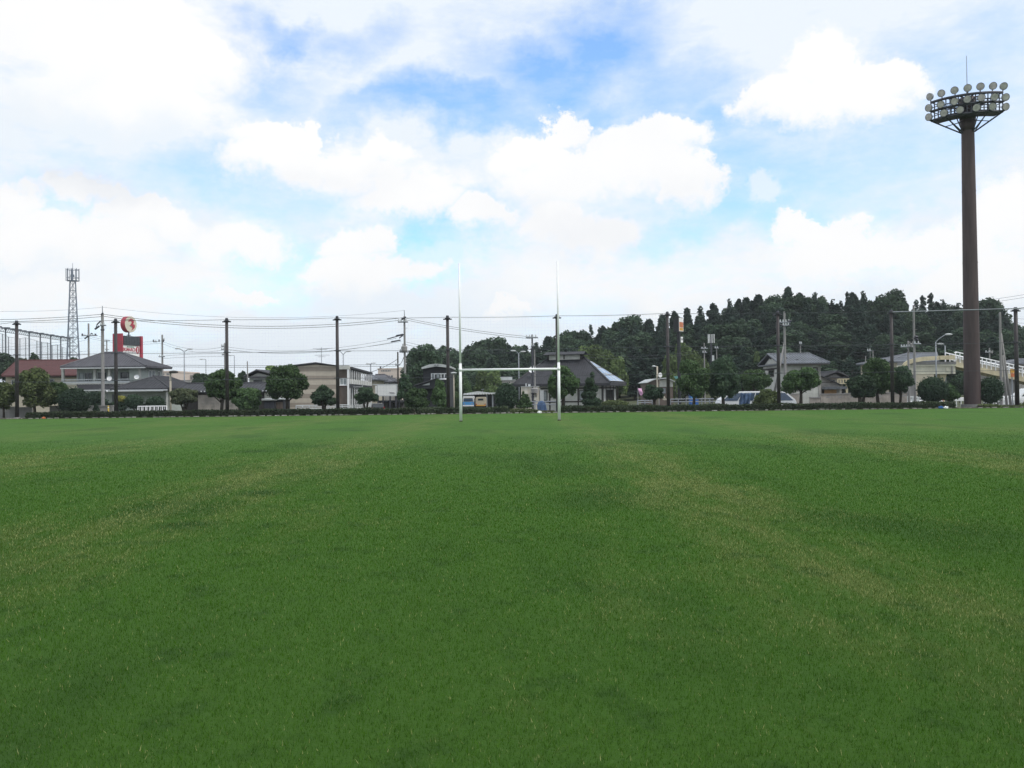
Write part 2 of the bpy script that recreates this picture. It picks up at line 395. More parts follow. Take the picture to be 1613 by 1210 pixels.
def turf_mat():
    m,nt,N,L,b=newmat('mown_turf')
    c,fine=grass_colour(nt); hs=N.new('ShaderNodeHueSaturation'); hs.inputs['Value'].default_value=.90; L.new(c,hs.inputs['Color']); L.new(hs.outputs[0],b.inputs['Base Color']); b.inputs['Roughness'].default_value=.9; b.inputs['Specular IOR Level'].default_value=.15
    b.inputs['Sheen Weight'].default_value=.04; b.inputs['Sheen Roughness'].default_value=.5; b.inputs['Sheen Tint'].default_value=(.55,.8,.5,1)
    g=N.new('ShaderNodeNewGeometry'); n=N.new('ShaderNodeTexNoise'); n.inputs['Scale'].default_value=22; n.inputs['Detail'].default_value=6; n.inputs['Roughness'].default_value=.75
    L.new(g.outputs['Position'],n.inputs['Vector'])
    bp=N.new('ShaderNodeBump'); bp.inputs['Strength'].default_value=.9; bp.inputs['Distance'].default_value=.06; L.new(n.outputs['Fac'],bp.inputs['Height']); L.new(bp.outputs[0],b.inputs['Normal'])
    return m
M['turf']=turf_mat()
def blade_mat():
    m,nt,N,L,b=newmat('grass_blade')
    c,dry=grass_colour(nt)
    g=N.new('ShaderNodeNewGeometry'); rp=N.new('ShaderNodeValToRGB'); L.new(g.outputs['Random Per Island'],rp.inputs[0])
    e=rp.color_ramp.elements; e[0].position=0; e[0].color=(.60,.62,.58,1); e[1].position=.90; e[1].color=(1.16,1.14,1.08,1)
    mu=N.new('ShaderNodeMix'); mu.data_type='RGBA'; mu.blend_type='MULTIPLY'; mu.inputs[0].default_value=1; L.new(c,mu.inputs[6]); L.new(rp.outputs[0],mu.inputs[7])
    # the drier the turf, the more of its blades are straw
    q=N.new('ShaderNodeMath'); q.operation='MULTIPLY_ADD'; L.new(dry,q.inputs[0]); q.inputs[1].default_value=.24; L.new(g.outputs['Random Per Island'],q.inputs[2])
    st=N.new('ShaderNodeMapRange'); st.inputs[1].default_value=.975; st.inputs[2].default_value=.99; L.new(q.outputs[0],st.inputs[0])
    m2=N.new('ShaderNodeMix'); m2.data_type='RGBA'; L.new(st.outputs[0],m2.inputs[0]); L.new(mu.outputs[2],m2.inputs[6]); m2.inputs[7].default_value=(.40,.42,.17,1)
    L.new(m2.outputs[2],b.inputs['Base Color']); b.inputs['Roughness'].default_value=.7; b.inputs['Specular IOR Level'].default_value=.08
    t=N.new('ShaderNodeBsdfTranslucent'); L.new(m2.outputs[2],t.inputs[0]); ms=N.new('ShaderNodeMixShader'); ms.inputs[0].default_value=.3
    L.new(b.outputs[0],ms.inputs[1]); L.new(t.outputs[0],ms.inputs[2]); L.new(ms.outputs[0],N['Material Output'].inputs[0])
    return m
M['blade']=blade_mat()
struct(MB().poly([(-170,-60,0),(170,-60,0),(170,64.1,0),(-170,64.1,0)]).build('playing_field','turf'))
# rolling ground beyond, wooded hill included
xs=np.concatenate([[-1400,-900,-600,-300],np.arange(-220,221,5),[300,600,900,1400]]); ys=np.concatenate([[-900,-100,0,60,64,66],np.arange(67.5,82,1.5),np.arange(85,230,5),[260,320,420,600,900,1400]])
V=[]; 
for y in ys:
    for x in xs:
        zz=gz(x,y) if y<=230 else gz(x,230)*max(0,1-(y-230)/200)+(-.9)*(min(1,(y-230)/200))
        V.append((x,y,zz-.03))
nx=len(xs); Q=[(j*nx+i,j*nx+i+1,(j+1)*nx+i+1,(j+1)*nx+i) for j in range(len(ys)-1) for i in range(nx-1)]
M['rough']=mat('rough_ground',(.075,.085,.045),.95,.35,.5)
t=npmesh('terrain',V,Q,'rough'); struct(t)
# asphalt road and forecourt behind the hedge
def sheet(name,x0,x1,y0,y1,m,dz):
    mb=MB(); n=14
    X=[x0+(x1-x0)*i/n for i in range(n+1)]; Yy=[y0+(y1-y0)*j/8 for j in range(9)]
    for j in range(8):
        for i in range(n): mb.poly([(a,b,gz(a,b)+dz) for a,b in ((X[i],Yy[j]),(X[i+1],Yy[j]),(X[i+1],Yy[j+1]),(X[i],Yy[j+1]))])
    return struct(mb.build(name,m))
sheet('road',-95,110,73,79,'asphalt',.012); sheet('parking_lot',9,26,79.2,100,'asphalt',.016)
# soil bed under the hedge and kerb stones along the grass
struct(MB().box(-75,78,64.15,67.4,-.02,.02).build('soil_bed','soil'))
M['kerb']=mat('pale_kerb_stone',(.42,.41,.38),.9,.3,2,dirt=(.12,.11,.09))
kb=MB(); x=-52
while x<76:
    l=rnd.uniform(.18,.42); kb.box(x,x+l,64.2,64.32,-.02,rnd.uniform(.05,.09)); x+=l+rnd.choice((.12,.2,.3,.55))
struct(kb.build('kerb','kerb'))
# blades of grass of the near field
g=np.random.default_rng(3)
n=1500000
y=(1.28+(32**.4-1.28)*g.uniform(0,1,n))**2.5              # thins out smoothly with distance
keep=g.uniform(0,1,n)<np.clip((32-y)/22,0,1); y=y[keep]; n=len(y)
x=g.uniform(-1,1,n)*(.70*y+3.6); far=np.maximum(y/4,1)
wd=.0017*far**.70*g.uniform(.6,1.4,n); ht=.016*far**.15*g.uniform(.4,1.6,n)**1.2
a=g.uniform(0,2*np.pi,n); ln=g.uniform(.15,1.1,n)*ht; b2=a+g.uniform(-.9,.9,n)+np.pi/2
V=np.zeros((n,3,3)); 
V[:,0,0]=x-np.cos(b2)*wd; V[:,0,1]=y-np.sin(b2)*wd
V[:,1,0]=x+np.cos(b2)*wd; V[:,1,1]=y+np.sin(b2)*wd
V[:,2,0]=x+np.cos(a)*ln; V[:,2,1]=y+np.sin(a)*ln; V[:,2,2]=ht
V[:,:2,2]=-.004
o=npmesh('grass',V.reshape(-1,3),np.arange(n*3).reshape(-1,3),'blade',k=3)
tag(o,'short mown green grass of the near field with pale straw blades','grass',kind='stuff')
# ------------------------------------------------------------------ foliage
def leaf_arrays(blobs,n,size,g,shell=.5,flat=0.0):
    B=np.array(blobs,dtype=float)                       # cx,cy,cz,rx,ry,rz
    ar=(B[:,3]*B[:,4]*B[:,5])**(2/3); k=g.choice(len(B),n,p=ar/ar.sum())
    d=g.normal(size=(n,3)); d/=np.linalg.norm(d,axis=1)[:,None]
    r=1.05-shell*g.uniform(0,1,n)**1.6
    sp=g.uniform(0,1,n)<.07; r=np.where(sp,g.uniform(1.0,1.25,n),r)
    c=B[k,:3]+d*B[k,3:]*r[:,None]
    nr=d*.7+g.normal(size=(n,3))*.55; nr[:,2]+=flat; nr/=np.linalg.norm(nr,axis=1)[:,None]
    t=np.cross(nr,g.normal(size=(n,3))); t/=np.linalg.norm(t,axis=1)[:,None]; b=np.cross(nr,t)
    s=size*g.uniform(.6,1.35,n)[:,None]
    V=np.stack([c+t*s,c+b*s*.55,c-t*s*.9,c-b*s*.55],axis=1)
    return V.reshape(-1,3)
def quads(n): return np.arange(n*4).reshape(-1,4)
def crown_blobs(kind,rx,ry,z0,z1,g):
    h=(z1-z0)/2; zc=(z0+z1)/2; L=[]
    if kind=='ball': L=[(0,0,zc,rx,ry,h)]
    elif kind=='broad':
        L.append((0,0,zc,rx*.62,ry*.62,h*.66))
        for i in range(34):
            a=g.uniform(0,2*np.pi); u=g.uniform(-.85,1); q=math.sqrt(max(0,1-u*u*.9))*g.uniform(.52,.80)
            s=g.uniform(.17,.36); L.append((math.cos(a)*q*rx,math.sin(a)*q*ry,zc+u*h*.76,rx*s*1.05,ry*s*1.05,h*s*.95))
    elif kind=='dome':
        for i in range(42):
            u=g.uniform(0,1)**1.25; a=g.uniform(0,2*np.pi); q=math.sqrt(max(0,1-u**1.6))*.78*math.sqrt(g.uniform(.25,1)); s=g.uniform(.20,.32)
            L.append((math.cos(a)*q*rx,math.sin(a)*q*ry,z0+h*.3+u*h*1.42,rx*s,ry*s,h*s*.9))
    elif kind=='conifer':
        n=11
        for i in range(n):
            u=i/(n-1); q=(1-u)**.75*.72+.05
            for j in range(max(1,int(6*(1-u)+1))):
                a=g.uniform(0,2*np.pi); s=(.16+.20*(1-u))*g.uniform(.8,1.25)
                L.append((math.cos(a)*q*rx,math.sin(a)*q*ry,z0+.12*h+u*h*1.78,rx*s*1.15,ry*s*1.15,h*s*.80))
            L.append((0,0,z0+.12*h+u*h*1.7,rx*q*.6,ry*q*.6,h*.2))
    elif kind=='layer':
        n=6
        for i in range(n):
            u=i/(n-1); q=(1-u*.75)
            for j in range(4 if i<n-1 else 1):
                a=g.uniform(0,2*np.pi); L.append((math.cos(a)*q*.55*rx,math.sin(a)*q*.55*ry,z0+.1*h+u*h*1.75,rx*q*.66,ry*q*.66,h*.20))
    elif kind=='cedar':     # tall tree, bare-ish flanks, rounded clumped head
        n=12
        for i in range(n):
            u=i/(n-1); q=.07+.62*(1-u)**.62
            for j in range(5):
                a=g.uniform(0,2*np.pi); s=g.uniform(.20,.36)*(1-.35*u); rr=q*g.uniform(.5,1.05)
                L.append((math.cos(a)*rr*rx,math.sin(a)*rr*ry,z0+.1*h+u*h*1.78+g.uniform(-.1,.1)*h,rx*s,ry*s,h*s*.55))
    return L
def trunk_mb(base,z_top,r,g,limbs=5,spread=1.0,multi=0):
    mb=MB(); x,y,z=base
    if multi:
        for i in range(multi):
            a=2*math.pi*i/multi+g.uniform(-.3,.3); q=spread*g.uniform(.35,.7)
            m_=Vector((x+math.cos(a)*q*.35,y+math.sin(a)*q*.35,z+(z_top-z)*.5)); e=Vector((x+math.cos(a)*q,y+math.sin(a)*q,z_top))
            mb.tube((x+math.cos(a)*.08,y+math.sin(a)*.08,z-.1),m_,r,r*.75,6); mb.tube(m_,e,r*.75,r*.35,6)
        return mb
    h=z_top-z; j=Vector((x+g.uniform(-.05,.05)*h,y,z+h*.55))
    mb.tube((x,y,z-.15),(x,y,z+.12*h),r*1.35,r,8); mb.tube((x,y,z+.12*h),j,r,r*.75,8); mb.tube(j,(x,y,z+h),r*.75,r*.3,8)
    for i in range(limbs):
        a=g.uniform(0,2*np.pi); t=g.uniform(.4,.85); s=Vector((x,y,z+h*t))
        mb.tube(s,s+Vector((math.cos(a)*spread*.75,math.sin(a)*spread*.75,h*.28)),r*.4,r*.14,5)
    return mb
def tree(label,px,top,hw,bot,Y,kind,seed,m='leaf_mid',name='tree',n=6500,leaf=.12,cat='tree',group=None,multi=0,sy=1.0,shell=.5,trunk=True,zb=None,r=None,flowers=None):
    g=np.random.default_rng(seed); X=P(px,(top+bot)/2,Y).x; k=Y/F
    base=Vector((X,Y,gz(X,Y)))
    z1=PZ(px,top,Y)-base.z; z0=PZ(px,bot,Y)-base.z if zb is None else zb
    rx=hw*k
    o=thing(name,label,cat,base,group)
    bl=crown_blobs(kind,rx,rx*sy,z0,z1,g)
    c=npmesh('crown' if cat=='tree' else 'foliage',leaf_arrays(bl,n,leaf,g,shell),quads(n),m,o)
    if trunk:
        tr=trunk_mb(base,base.z+z0+(z1-z0)*.55,r or max(.06,rx*.075),g,5,rx*.8,multi); tr.build('trunk' if cat=='tree' else 'stem','bark',o,True)
    if flowers:
        kf=90; npmesh('flowers',leaf_arrays(bl,kf,.06,g,.05),quads(kf),flowers,o)
    return o

# thin summer haze in the air
hz=MB().box(-1650,1650,-1000,1650,-3.0,75).build('haze',bpy.data.materials.new('haze_air')); hz['kind']='stuff'
hm=hz.data.materials[0]; hm.use_nodes=True; hn=hm.node_tree; hn.nodes.remove(hn.nodes['Principled BSDF'])
hv=hn.nodes.new('ShaderNodeVolumePrincipled'); hv.inputs['Color'].default_value=(.90,.95,1,1); hv.inputs['Density'].default_value=HAZE; hv.inputs['Anisotropy'].default_value=0
hn.links.new(hv.outputs[0],hn.nodes['Material Output'].inputs['Volume'])
tag(hz,'thin pale summer haze in the air over the field and the wooded hill','haze')
# ------------------------------------------------------------------ hedges along the grass
def hedge(label,px0,px1,h,seed,Y0=64.75,d=.9,m='leaf_hedge',patchy=0):
    g=np.random.default_rng(seed); x0=PX(px0,Y0); x1=PX(px1,Y0); o=thing('hedge',label,'hedge',((x0+x1)/2,Y0,0),'low hedges edging the field')
    L=x1-x0; n=int(L*(520 if not patchy else 330)); hx=L/2
    # leaves over front, top, back and ends of a slightly lumpy box
    u=g.uniform(-hx,hx,n); top=h*(.93+.10*np.sin(u*1.7+seed)*np.sin(u*.6)+.05*g.normal(size=n))
    if patchy: top*=np.clip(.75+.5*np.sin(u*1.1+seed)*np.sin(u*.47+1),.35,1.1)
    s=g.uniform(0,1,n); f=s<.5; tp=(s>=.5)&(s<.85)
    y=np.where(f,g.uniform(-.06,.07,n),np.where(tp,g.uniform(0,d,n),d+g.uniform(-.06,.06,n)))
    z=np.where(tp,top*g.uniform(.9,1.08,n),top*g.uniform(.03,1.02,n))
    c=np.stack([u,y,z],1); nr=g.normal(size=(n,3))*.7; nr[:,1]+=np.where(f,-.6,.1); nr[:,2]+=np.where(tp,.7,.1); nr/=np.linalg.norm(nr,axis=1)[:,None]
    t=np.cross(nr,g.normal(size=(n,3))); t/=np.linalg.norm(t,axis=1)[:,None]; b=np.cross(nr,t); sz=.062*g.uniform(.6,1.5,n)[:,None]
    V=np.stack([c+t*sz,c+b*sz*.6,c-t*sz,c-b*sz*.6],1).reshape(-1,3)
    npmesh('leaves',V,quads(n),m,o)
    k=.55 if patchy else .86
    mb=MB(); N_=max(2,int(L/1.5))
    for i in range(N_):
        a=x0+L*i/N_; b_=x0+L*(i+1)/N_; mb.box(a+.02,b_-.02,Y0+.08,Y0+d-.08,.0,h*k*g.uniform(.9,1.0))
    mb.build('twigs','soil',o)
hedge('long clipped dark hedge edging the grass left of the goal',40,652,.50,1)
hedge('clipped dark hedge edging the grass just behind the left goal post',657,800,.50,2)
hedge('low thin ragged hedge edging the grass between the two goal posts',803,874,.36,3,m='leaf_olive',patchy=1)
hedge('long clipped dark hedge edging the grass right of the goal, reaching the floodlight tower',877,1505,.50,4)
hedge('low ragged hedge at the foot of the floodlight tower on its right',1548,1640,.40,5,m='leaf_olive',patchy=1)
# ------------------------------------------------------------------ rugby goal
gl=P(726,663.5,47.0); gr=P(881,661.3,47.0); gx=(gl.x+gr.x)/2; GY=47.0
go=thing('rugby_goal','tall white rugby goal posts with crossbar standing on the grass','rugby goal',(gx,GY,0))
for s,tz in ((-1,9.02),(1,9.08)):
    xx=gx+s*2.8
    MB().tube((xx,GY,-.1),(xx,GY,3.3),.085,.080,14).tube((xx,GY,3.3),(xx,GY,tz),.062,.052,14).ell((xx,GY,tz),.04,.04,.04).build('post','white_paint',go,True)
    MB().tube((xx,GY,-.02),(xx,GY,.06),.11,.085,12).build('ground_socket','soil',go,True)
    MB().tube((xx,GY,2.86),(xx,GY,3.04),.095,.095,14).build('clamp','white_paint',go,True)
MB().tube((gx-2.8,GY,2.94),(gx+2.8,GY,2.94),.066,n=12).build('crossbar','white_paint',go,True)
# ------------------------------------------------------------------ ball-stop net on ten dark poles
PY=65.1
POLES=[(26,505),(182,502),(357,501),(531,498),(705,497),(877,495),(1051,491),(1225,490),(1404,488),(1600,484)]
def net_pole(loc,h,r,label):
    o=thing('net_pole',label,'net pole',loc,'dark poles carrying the ball-stop net')
    x,y,z=loc
    MB().tube((x,y,-.1),(x,y,h),r*1.1,r*.9,12).build('shaft','pole_brown',o,True)
    MB().tube((x,y,h),(x,y,h+.10),r*1.0,r*.7,12).tube((x,y,h-.16),(x,y,h-.10),r*1.7,n=12).bar((x-r*2.6,y,h-.2),(x+r*2.6,y,h-.2),.07).build('cap','dark_steel',o)
    for z_ in (h*.655,h*.375): MB().tube((x,y,z_),(x,y,z_+.07),r*1.35,n=12).bar((x-r*2.2,y,z_+.03),(x+r*2.2,y,z_+.03),.05).build('cable_collar','dark_steel',o)
    MB().tube((x,y,-.05),(x,y,.12),r*1.7,n=12).build('footing','concrete',o)
    return o
plab=['dark net pole in front of the red-roofed house','dark net pole in front of the crimson store sign','dark net pole standing before the round green tree beside the tan wall','dark net pole in front of the striped beige apartment block','dark net pole in front of the charcoal two-storey house','dark net pole directly behind the right goal post','dark net pole right of the small white-gabled house','dark net pole in front of the tile-roofed house by the braced power pole','dark net pole before the trees along the concrete wall','dark net pole just right of the floodlight tower']
tops=[]
for i,((px,py),lb) in enumerate(zip(POLES,plab)):
    t_=P(px,py,PY); b_=P(px+ (2 if px>800 else 1),640,PY); x=(t_.x+b_.x)/2
    o=net_pole((x,PY,0),t_.z-.1,.13 if i<9 else .15,lb); tops.append((x,t_.z))
xl=P(-60,500,PY).x; xr=P(1680,480,PY).x
line=[(xl,tops[0][1]-.3)]+tops+[(xr,tops[-1][1])]
nt_=thing('ball_stop_net','fine dark ball-stop net hung between the dark poles behind the goal','net',(0,PY-.17,0))
def zi(x,f): return interp([(a,(b-.15)*f) for a,b in line],x)
def cable(name,f,r,sag,skip=None):
    mb=MB()
    for (a,za),(b,zb) in zip(line,line[1:]):
        if skip and skip(a,b): continue
        pts=[]
        for k in range(9):
            u=k/8; pts.append((a+(b-a)*u,PY-.17,((za-.15)*(1-u)+(zb-.15)*u)*f-sag*4*u*(1-u)))
        mb.path(pts,r,5)
    mb.build(name,'wire',nt_)
cable('top_cable',1,.016,.05); cable('middle_cable',.66,.016,.02); cable('lower_cable',.38,.014,.02)
xA=tops[8][0]; xB=tops[9][0]
MB().tube((xA,PY-.22,tops[8][1]-.2),(xB,PY-.22,tops[9][1]-.12),.036,n=8).build('top_rail','grey_steel',nt_)
MB().tube((xB,PY-.22,tops[9][1]-.12),(xr,PY-.22,tops[9][1]+.25),.036,n=8).build('top_rail','grey_steel',nt_)
mesh=MB(); th=.0011
x=xl
while x<xr:
    z1=zi(x,1); mesh.poly([(x-th,PY-.175,.5),(x+th,PY-.175,.5),(x+th,PY-.175,z1),(x-th,PY-.175,z1)]); x+=.25
for k in range(1,30):
    f=k/30
    for (a,za),(b,zb) in zip(line,line[1:]):
        mesh.poly([(a,PY-.165,za*f-th),(b,PY-.165,zb*f-th),(b,PY-.165,zb*f+th),(a,PY-.165,za*f+th)])
mesh.build('netting','ghost',nt_)
# ------------------------------------------------------------------ floodlight tower
FY=69.0; b_=P(1532,640,FY); t_=P(1524,190,FY); fx=b_.x; fx2=fx
H=t_.z; fl=thing('floodlight_tower','towering rust-brown floodlight mast with an arc of round lamps above the hedge','floodlight tower',(fx,FY,0))
mb=MB()
for k in range(14):
    z0=H*k/14; z1=H*(k+1)/14; mb.tube((fx,FY,z0 if k else -.2),(fx,FY,z1),.64-.155*k/14,.64-.155*(k+1)/14,28,caps=False)
mb.build('mast','tower_brown',fl,True)
for k in range(1,4): MB().tube((fx,FY,H*k/4),(fx,FY,H*k/4+.10),.652-.155*k/4,n=28).build('flange','tower_brown',fl)
MB().tube((fx,FY,-.05),(fx,FY,.22),.86,n=28).build('base_plate','concrete',fl)
# head: drum, arc frame of three rails, brackets, lamps, rod
head=H; def_r=5.6
MB().tube((fx,FY,head-.9),(fx,FY,head),.50,.62,20).tube((fx,FY,head),(fx,FY,head+1.85),.62,.66,20).build('head_drum','tower_brown',fl,True)
RA=R(25)     # the arc looks towards the field, to camera-left
cx=fx-.15; cy=FY
ARC=4.45
def arc(u,rad=ARC,z=0):
    """u in -1..1 along the front of the arc"""
    a=u*R(36); lx=math.sin(a)*rad; ly=-(math.cos(a)*rad-ARC+1.55)
    return Vector((cx+lx*math.cos(RA)+ly*math.sin(RA), cy-lx*math.sin(RA)+ly*math.cos(RA), z))
rails=[head+.15,head+.93,head+1.70]
for z in rails:
    mb=MB()
    for k in range(16): mb.tube(arc(-1+k/8,z=z),arc(-1+(k+1)/8,z=z),.115,n=6)
    mb.build('lamp_rail','dark_steel',fl)
mb=MB()
for k in range(19): mb.bar(arc(-1+k/9,z=rails[0]),arc(-1+k/9,z=rails[2]),.075)
for z in (rails[0]+.35,rails[1]+.30):
    for k in range(16): mb.bar(arc(-1+k/8,z=z),arc(-1+(k+1)/8,z=z),.05)
mb.build('upright','dark_steel',fl)
# walkway: floor of gratings behind the rail, back handrail
mb=MB()
for k in range(16):
    a,b=arc(-1+k/8,z=rails[0]-.05),arc(-1+(k+1)/8,z=rails[0]-.05); c,d=arc(-1+(k+1)/8,ARC-1.1,rails[0]-.05),arc(-1+k/8,ARC-1.1,rails[0]-.05)
    for dz in (0,.12): mb.poly([v+Vector((0,0,dz)) for v in (a,b,c,d)])
    mb.poly([a,b,b+Vector((0,0,.12)),a+Vector((0,0,.12))])
mb.build('walkway','dark_steel',fl)
mb=MB()
for z in (rails[0]+.45,rails[0]+.9,rails[2]-.15):
    for k in range(16): mb.tube(arc(-1+k/8,ARC-1.0,z),arc(-1+(k+1)/8,ARC-1.0,z),.045,n=5)
for k in range(17): mb.bar(arc(-1+k/8,ARC-1.0,rails[0]),arc(-1+k/8,ARC-1.0,rails[2]-.2),.05)
for k in range(0,17,4):
    for z in rails: mb.bar(arc(-1+k/8,ARC,z),arc(-1+k/8,ARC-1.0,z-.05),.06)
mb.build('rear_railing','dark_steel',fl)
mb=MB()
for z in rails:
    for k in (-.55,-.2,.2,.55): mb.bar((fx,FY,z),arc(k,z=z),.10)
mb.build('arm','dark_steel',fl)
mb=MB()
for k in (-.98,-.55,.55,.98):
    e=arc(k,z=rails[0]-.05); s=Vector((fx,FY,head-1.05)); dd=Vector((e.x-fx,e.y-FY,0)).normalized()*.5
    mb.bar(s+dd,e,.09); mid=(s+dd)*.45+e*.55; mb.bar(Vector((fx,FY,head-.1))+dd,mid,.05); mb.bar(Vector((fx,FY,head-1.05))+dd,arc(k*.55,z=rails[0]-.05),.07)
mb.build('brace','dark_steel',fl)
MB().tube((fx,FY,head+1.85),(fx,FY,head+2.4),.08,n=8).tube((fx,FY,head+2.4),(fx,FY,P(1523,88,FY).z),.035,.02,8).build('lightning_rod','grey_steel',fl)
lights=[(2,u) for u in (-1,-.66,-.31,.02,.34,.68,1)]+[(1,u) for u in (-1,-.66,-.31,.0,.34,.68,1)]+[(0,u) for u in (-1,-.58,-.18,.22,.62,1)]
for row,u in lights:
    z=rails[row]+(.48 if row==2 else .28); a=u*R(36); rad=ARC+(.12 if row==2 else .30)
    c=arc(u,rad,z)
    ja=rnd.uniform(-.14,.14); aim=Vector((math.sin(a*.9-RA-R(6)+ja),-math.cos(a*.9-RA-R(6)+ja),-.30+rnd.uniform(-.08,.08))).normalized()
    t1=aim.orthogonal().normalized()
    hb=MB(); pr=[(.0,.09),(.10,.19),(.22,.28),(.36,.30),(.40,.312)]
    for (s0,q0),(s1,q1) in zip(pr,pr[1:]): hb.tube(c-aim*(.34-s0),c-aim*(.34-s1),q0,q1,16,caps=(s0==0))
    f_=hb.build('floodlight','grey_steel',fl,True)
    MB().tube(c+aim*.02,c+aim*.055,.285,.265,16).build('lens','lens',f_)
    MB().bar(arc(u,ARC,rails[row]),c-aim*.1+Vector((0,0,-.30)),.07).bar(c-aim*.1+Vector((0,0,-.30)),c-aim*.12,.06).build('yoke','dark_steel',f_)
# ------------------------------------------------------------------ wood on the hill
G1=np.random.default_rng(21)
protos=[]
def proto(kind,rx,h,z0,n,leaf,m,seed,shell=.6):
    g=np.random.default_rng(seed); bl=crown_blobs(kind,rx,rx,z0,h,g)
    me=npmesh('crown',leaf_arrays(bl,n,leaf,g,shell),quads(n),m); md=me.data; bpy.data.objects.remove(me)
    tb=trunk_mb((0,0,0),z0+(h-z0)*.6,.24,g,3,rx*.6); t=tb.build('trunk','bark',None,True); td=t.data; bpy.data.objects.remove(t)
    return md,td,h
PC=[proto('cedar',3.1,15,3.2,7500,.34,'leaf_hill',60+i) for i in range(4)]
PB=[proto('broad',3.7,13,2.5,7500,.34,'leaf_hill2',70+i) for i in range(3)]
PN=[proto('conifer',2.7,15,2.2,7000,.32,'leaf_hill',80+i) for i in range(2)]
PG=[proto('dome',3.0,9,1.0,4500,.34,'leaf_bamboo',90+i) for i in range(2)]
def plant(pr,X,Y,h,label,group,sx=1.0):
    md,td,h0=pr; z=gz(X,Y)
    o=thing('tree',label,'tree',(X,Y,z-.2),group,rz=G1.uniform(0,6.28)); s=h/h0; o.scale=(s*sx,s*sx,s)
    for nm,me in (('crown',md),('trunk',td)):
        c=bpy.data.objects.new(nm,me); C.objects.link(c); c.parent=o
    return o
hl='dark evergreen tree on the wooded hill, below the crest'
hc='dark evergreen tree on the crest of the wooded hill, its head against the sky'
rows=[(131,.34),(140,.48),(150,.60),(160,.72),(170,.82),(180,.91),(190,1.0),(196,.97)]
for ri,(Y,fr) in enumerate(rows):
    px=655+G1.uniform(0,12)
    while px<1660:
        yy=Y+G1.uniform(-4,4)
        if 1040<px<1075 and Y<150: px+=18; continue
        hor=619-(px-806)*.0113
        sky=interp(SKY,px)
        pt=hor-(hor-sky)*(fr if fr<1 else 1)+ (G1.uniform(-3,9) if fr<1 else G1.uniform(-4,7))
        q=P(px,pt,yy); gz_=gz(q.x,yy); h=q.z-gz_
        if h>3.5:
            pr=(PC+PB+PN+PN)[G1.integers(0,11)] if fr>.6 else (PC+PB+PN)[G1.integers(0,9)]
            if px<760: pr=PB[G1.integers(0,3)] if G1.uniform()<.6 else pr
            sx=max(.95,min(2.3,13.5/h))*G1.uniform(.85,1.2)
            plant(pr,q.x,yy,h,hc if fr==1 else hl,'trees on the crest of the wooded hill' if fr==1 else 'trees on the slope of the wooded hill',sx)
        px+=((2.9 if px<1100 else 3.3) if fr>.8 else 4.7)*F/Y*G1.uniform(.8,1.2)
for i,(px,py,Y) in enumerate(((938,538,140),(958,545,136),(920,540,140),(972,556,130),(1056,553,128),(1076,533,138),(1094,548,134),(1086,565,124),(1108,560,126),(778,575,126),(760,578,128),(1052,575,120))):
    q=P(px,py,Y); plant(PG[i%2],q.x,Y,max(4,q.z-gz(q.x,Y)),'pale yellow-green bamboo clump at the foot of the wooded hill','bamboo clumps below the wooded hill',.75)
q=P(1192,549,131); plant(PG[0],q.x,131,q.z-gz(q.x,131),'single yellow-green sapling standing out against the dark wood above the white vans',None,.35)  # pale yellow-green is its own leaf colour
# far trees on the left skyline
for lb,px,py,hw,Y,m in (('dark spreading tree behind the red-roofed house, leftmost of the skyline trees',18,554,30,132,'leaf_dark'),('small dark tree poking above the red roof left of the lattice tower',55,556,8,130,'leaf_dark'),('dark bushes at the foot of the lattice tower',116,559,11,150,'leaf_dark'),('dark round tree beyond the low tiled building, left of the round green tree',316,588,13,125,'leaf_dark'),('light green tree top behind the white gabled house',428,577,13,140,'leaf_light'),('dark small tree behind the round green tree, left of the white gabled house',382,586,7,126,'leaf_dark'),('big dark broadleaf tree beside the charcoal house',668,541,28,122,'leaf_dark')):
    tree(lb,px,py,hw,612 if py>570 else 606,Y,'broad',int(px)+7,m,n=5000,leaf=.24,r=.2)
# ------------------------------------------------------------------ park trees and shrubs behind the hedge
T=tree
T('bushy olive-green shrub at the far left edge before the block wall',6,602,24,646,69,'broad',1,'leaf_olive',sy=.8)
T('big leafy shrub with pale brownish flower heads beside the leftmost net pole',55,577,31,646,69,'broad',2,'leaf_olive',n=9000,leaf=.13)
T('loose green shrub between the leafy flowering shrub and the rounded dark bush',92,601,17,640,70,'broad',3,'leaf_mid')
T('rounded dark clipped bush in front of the balcony house',117,613,21,653,68,'ball',4,'leaf_top',name='shrub',cat='shrub',n=7000,leaf=.09)
T('dark garden hedge bush between the concrete power pole and the balcony house',152,618,19,642,77,'broad',5,'leaf_top',name='shrub',cat='shrub',zb=.1)
T('little dark cone-shaped bush left of the concrete power pole',151.5,636,5.5,651,68.5,'dome',6,'leaf_top',name='shrub',cat='shrub',n=1500,leaf=.06,trunk=False)
T('yellow-flecked garden shrub below the balcony house',191,624,8,634,78,'ball',7,'leaf_yellow',name='shrub',cat='shrub',n=1800,leaf=.08)
T('dark garden bush under the yellow-flecked shrub',184,633,14,648,77.5,'broad',61,'leaf_top',name='shrub',cat='shrub',n=3000,leaf=.09)
T('dome-shaped topiary right of the yellow-flecked shrub',211,622,12.5,643,78,'ball',8,'leaf_top',name='shrub',cat='shrub',n=4500,leaf=.08)
T('dome-shaped topiary behind the white railing',244.5,625,13,646,78,'ball',9,'leaf_top',name='shrub',cat='shrub',n=4500,leaf=.08)
T('wide dark multi-stemmed tree with russet tinge beside the beige lamp post',291,612,22,639,70,'broad',10,'leaf_russet',multi=5,n=8000)
T('round green tree on a single trunk in front of the tan wall',348,582,29,632,69,'broad',11,'leaf_mid',n=11000,r=.15)
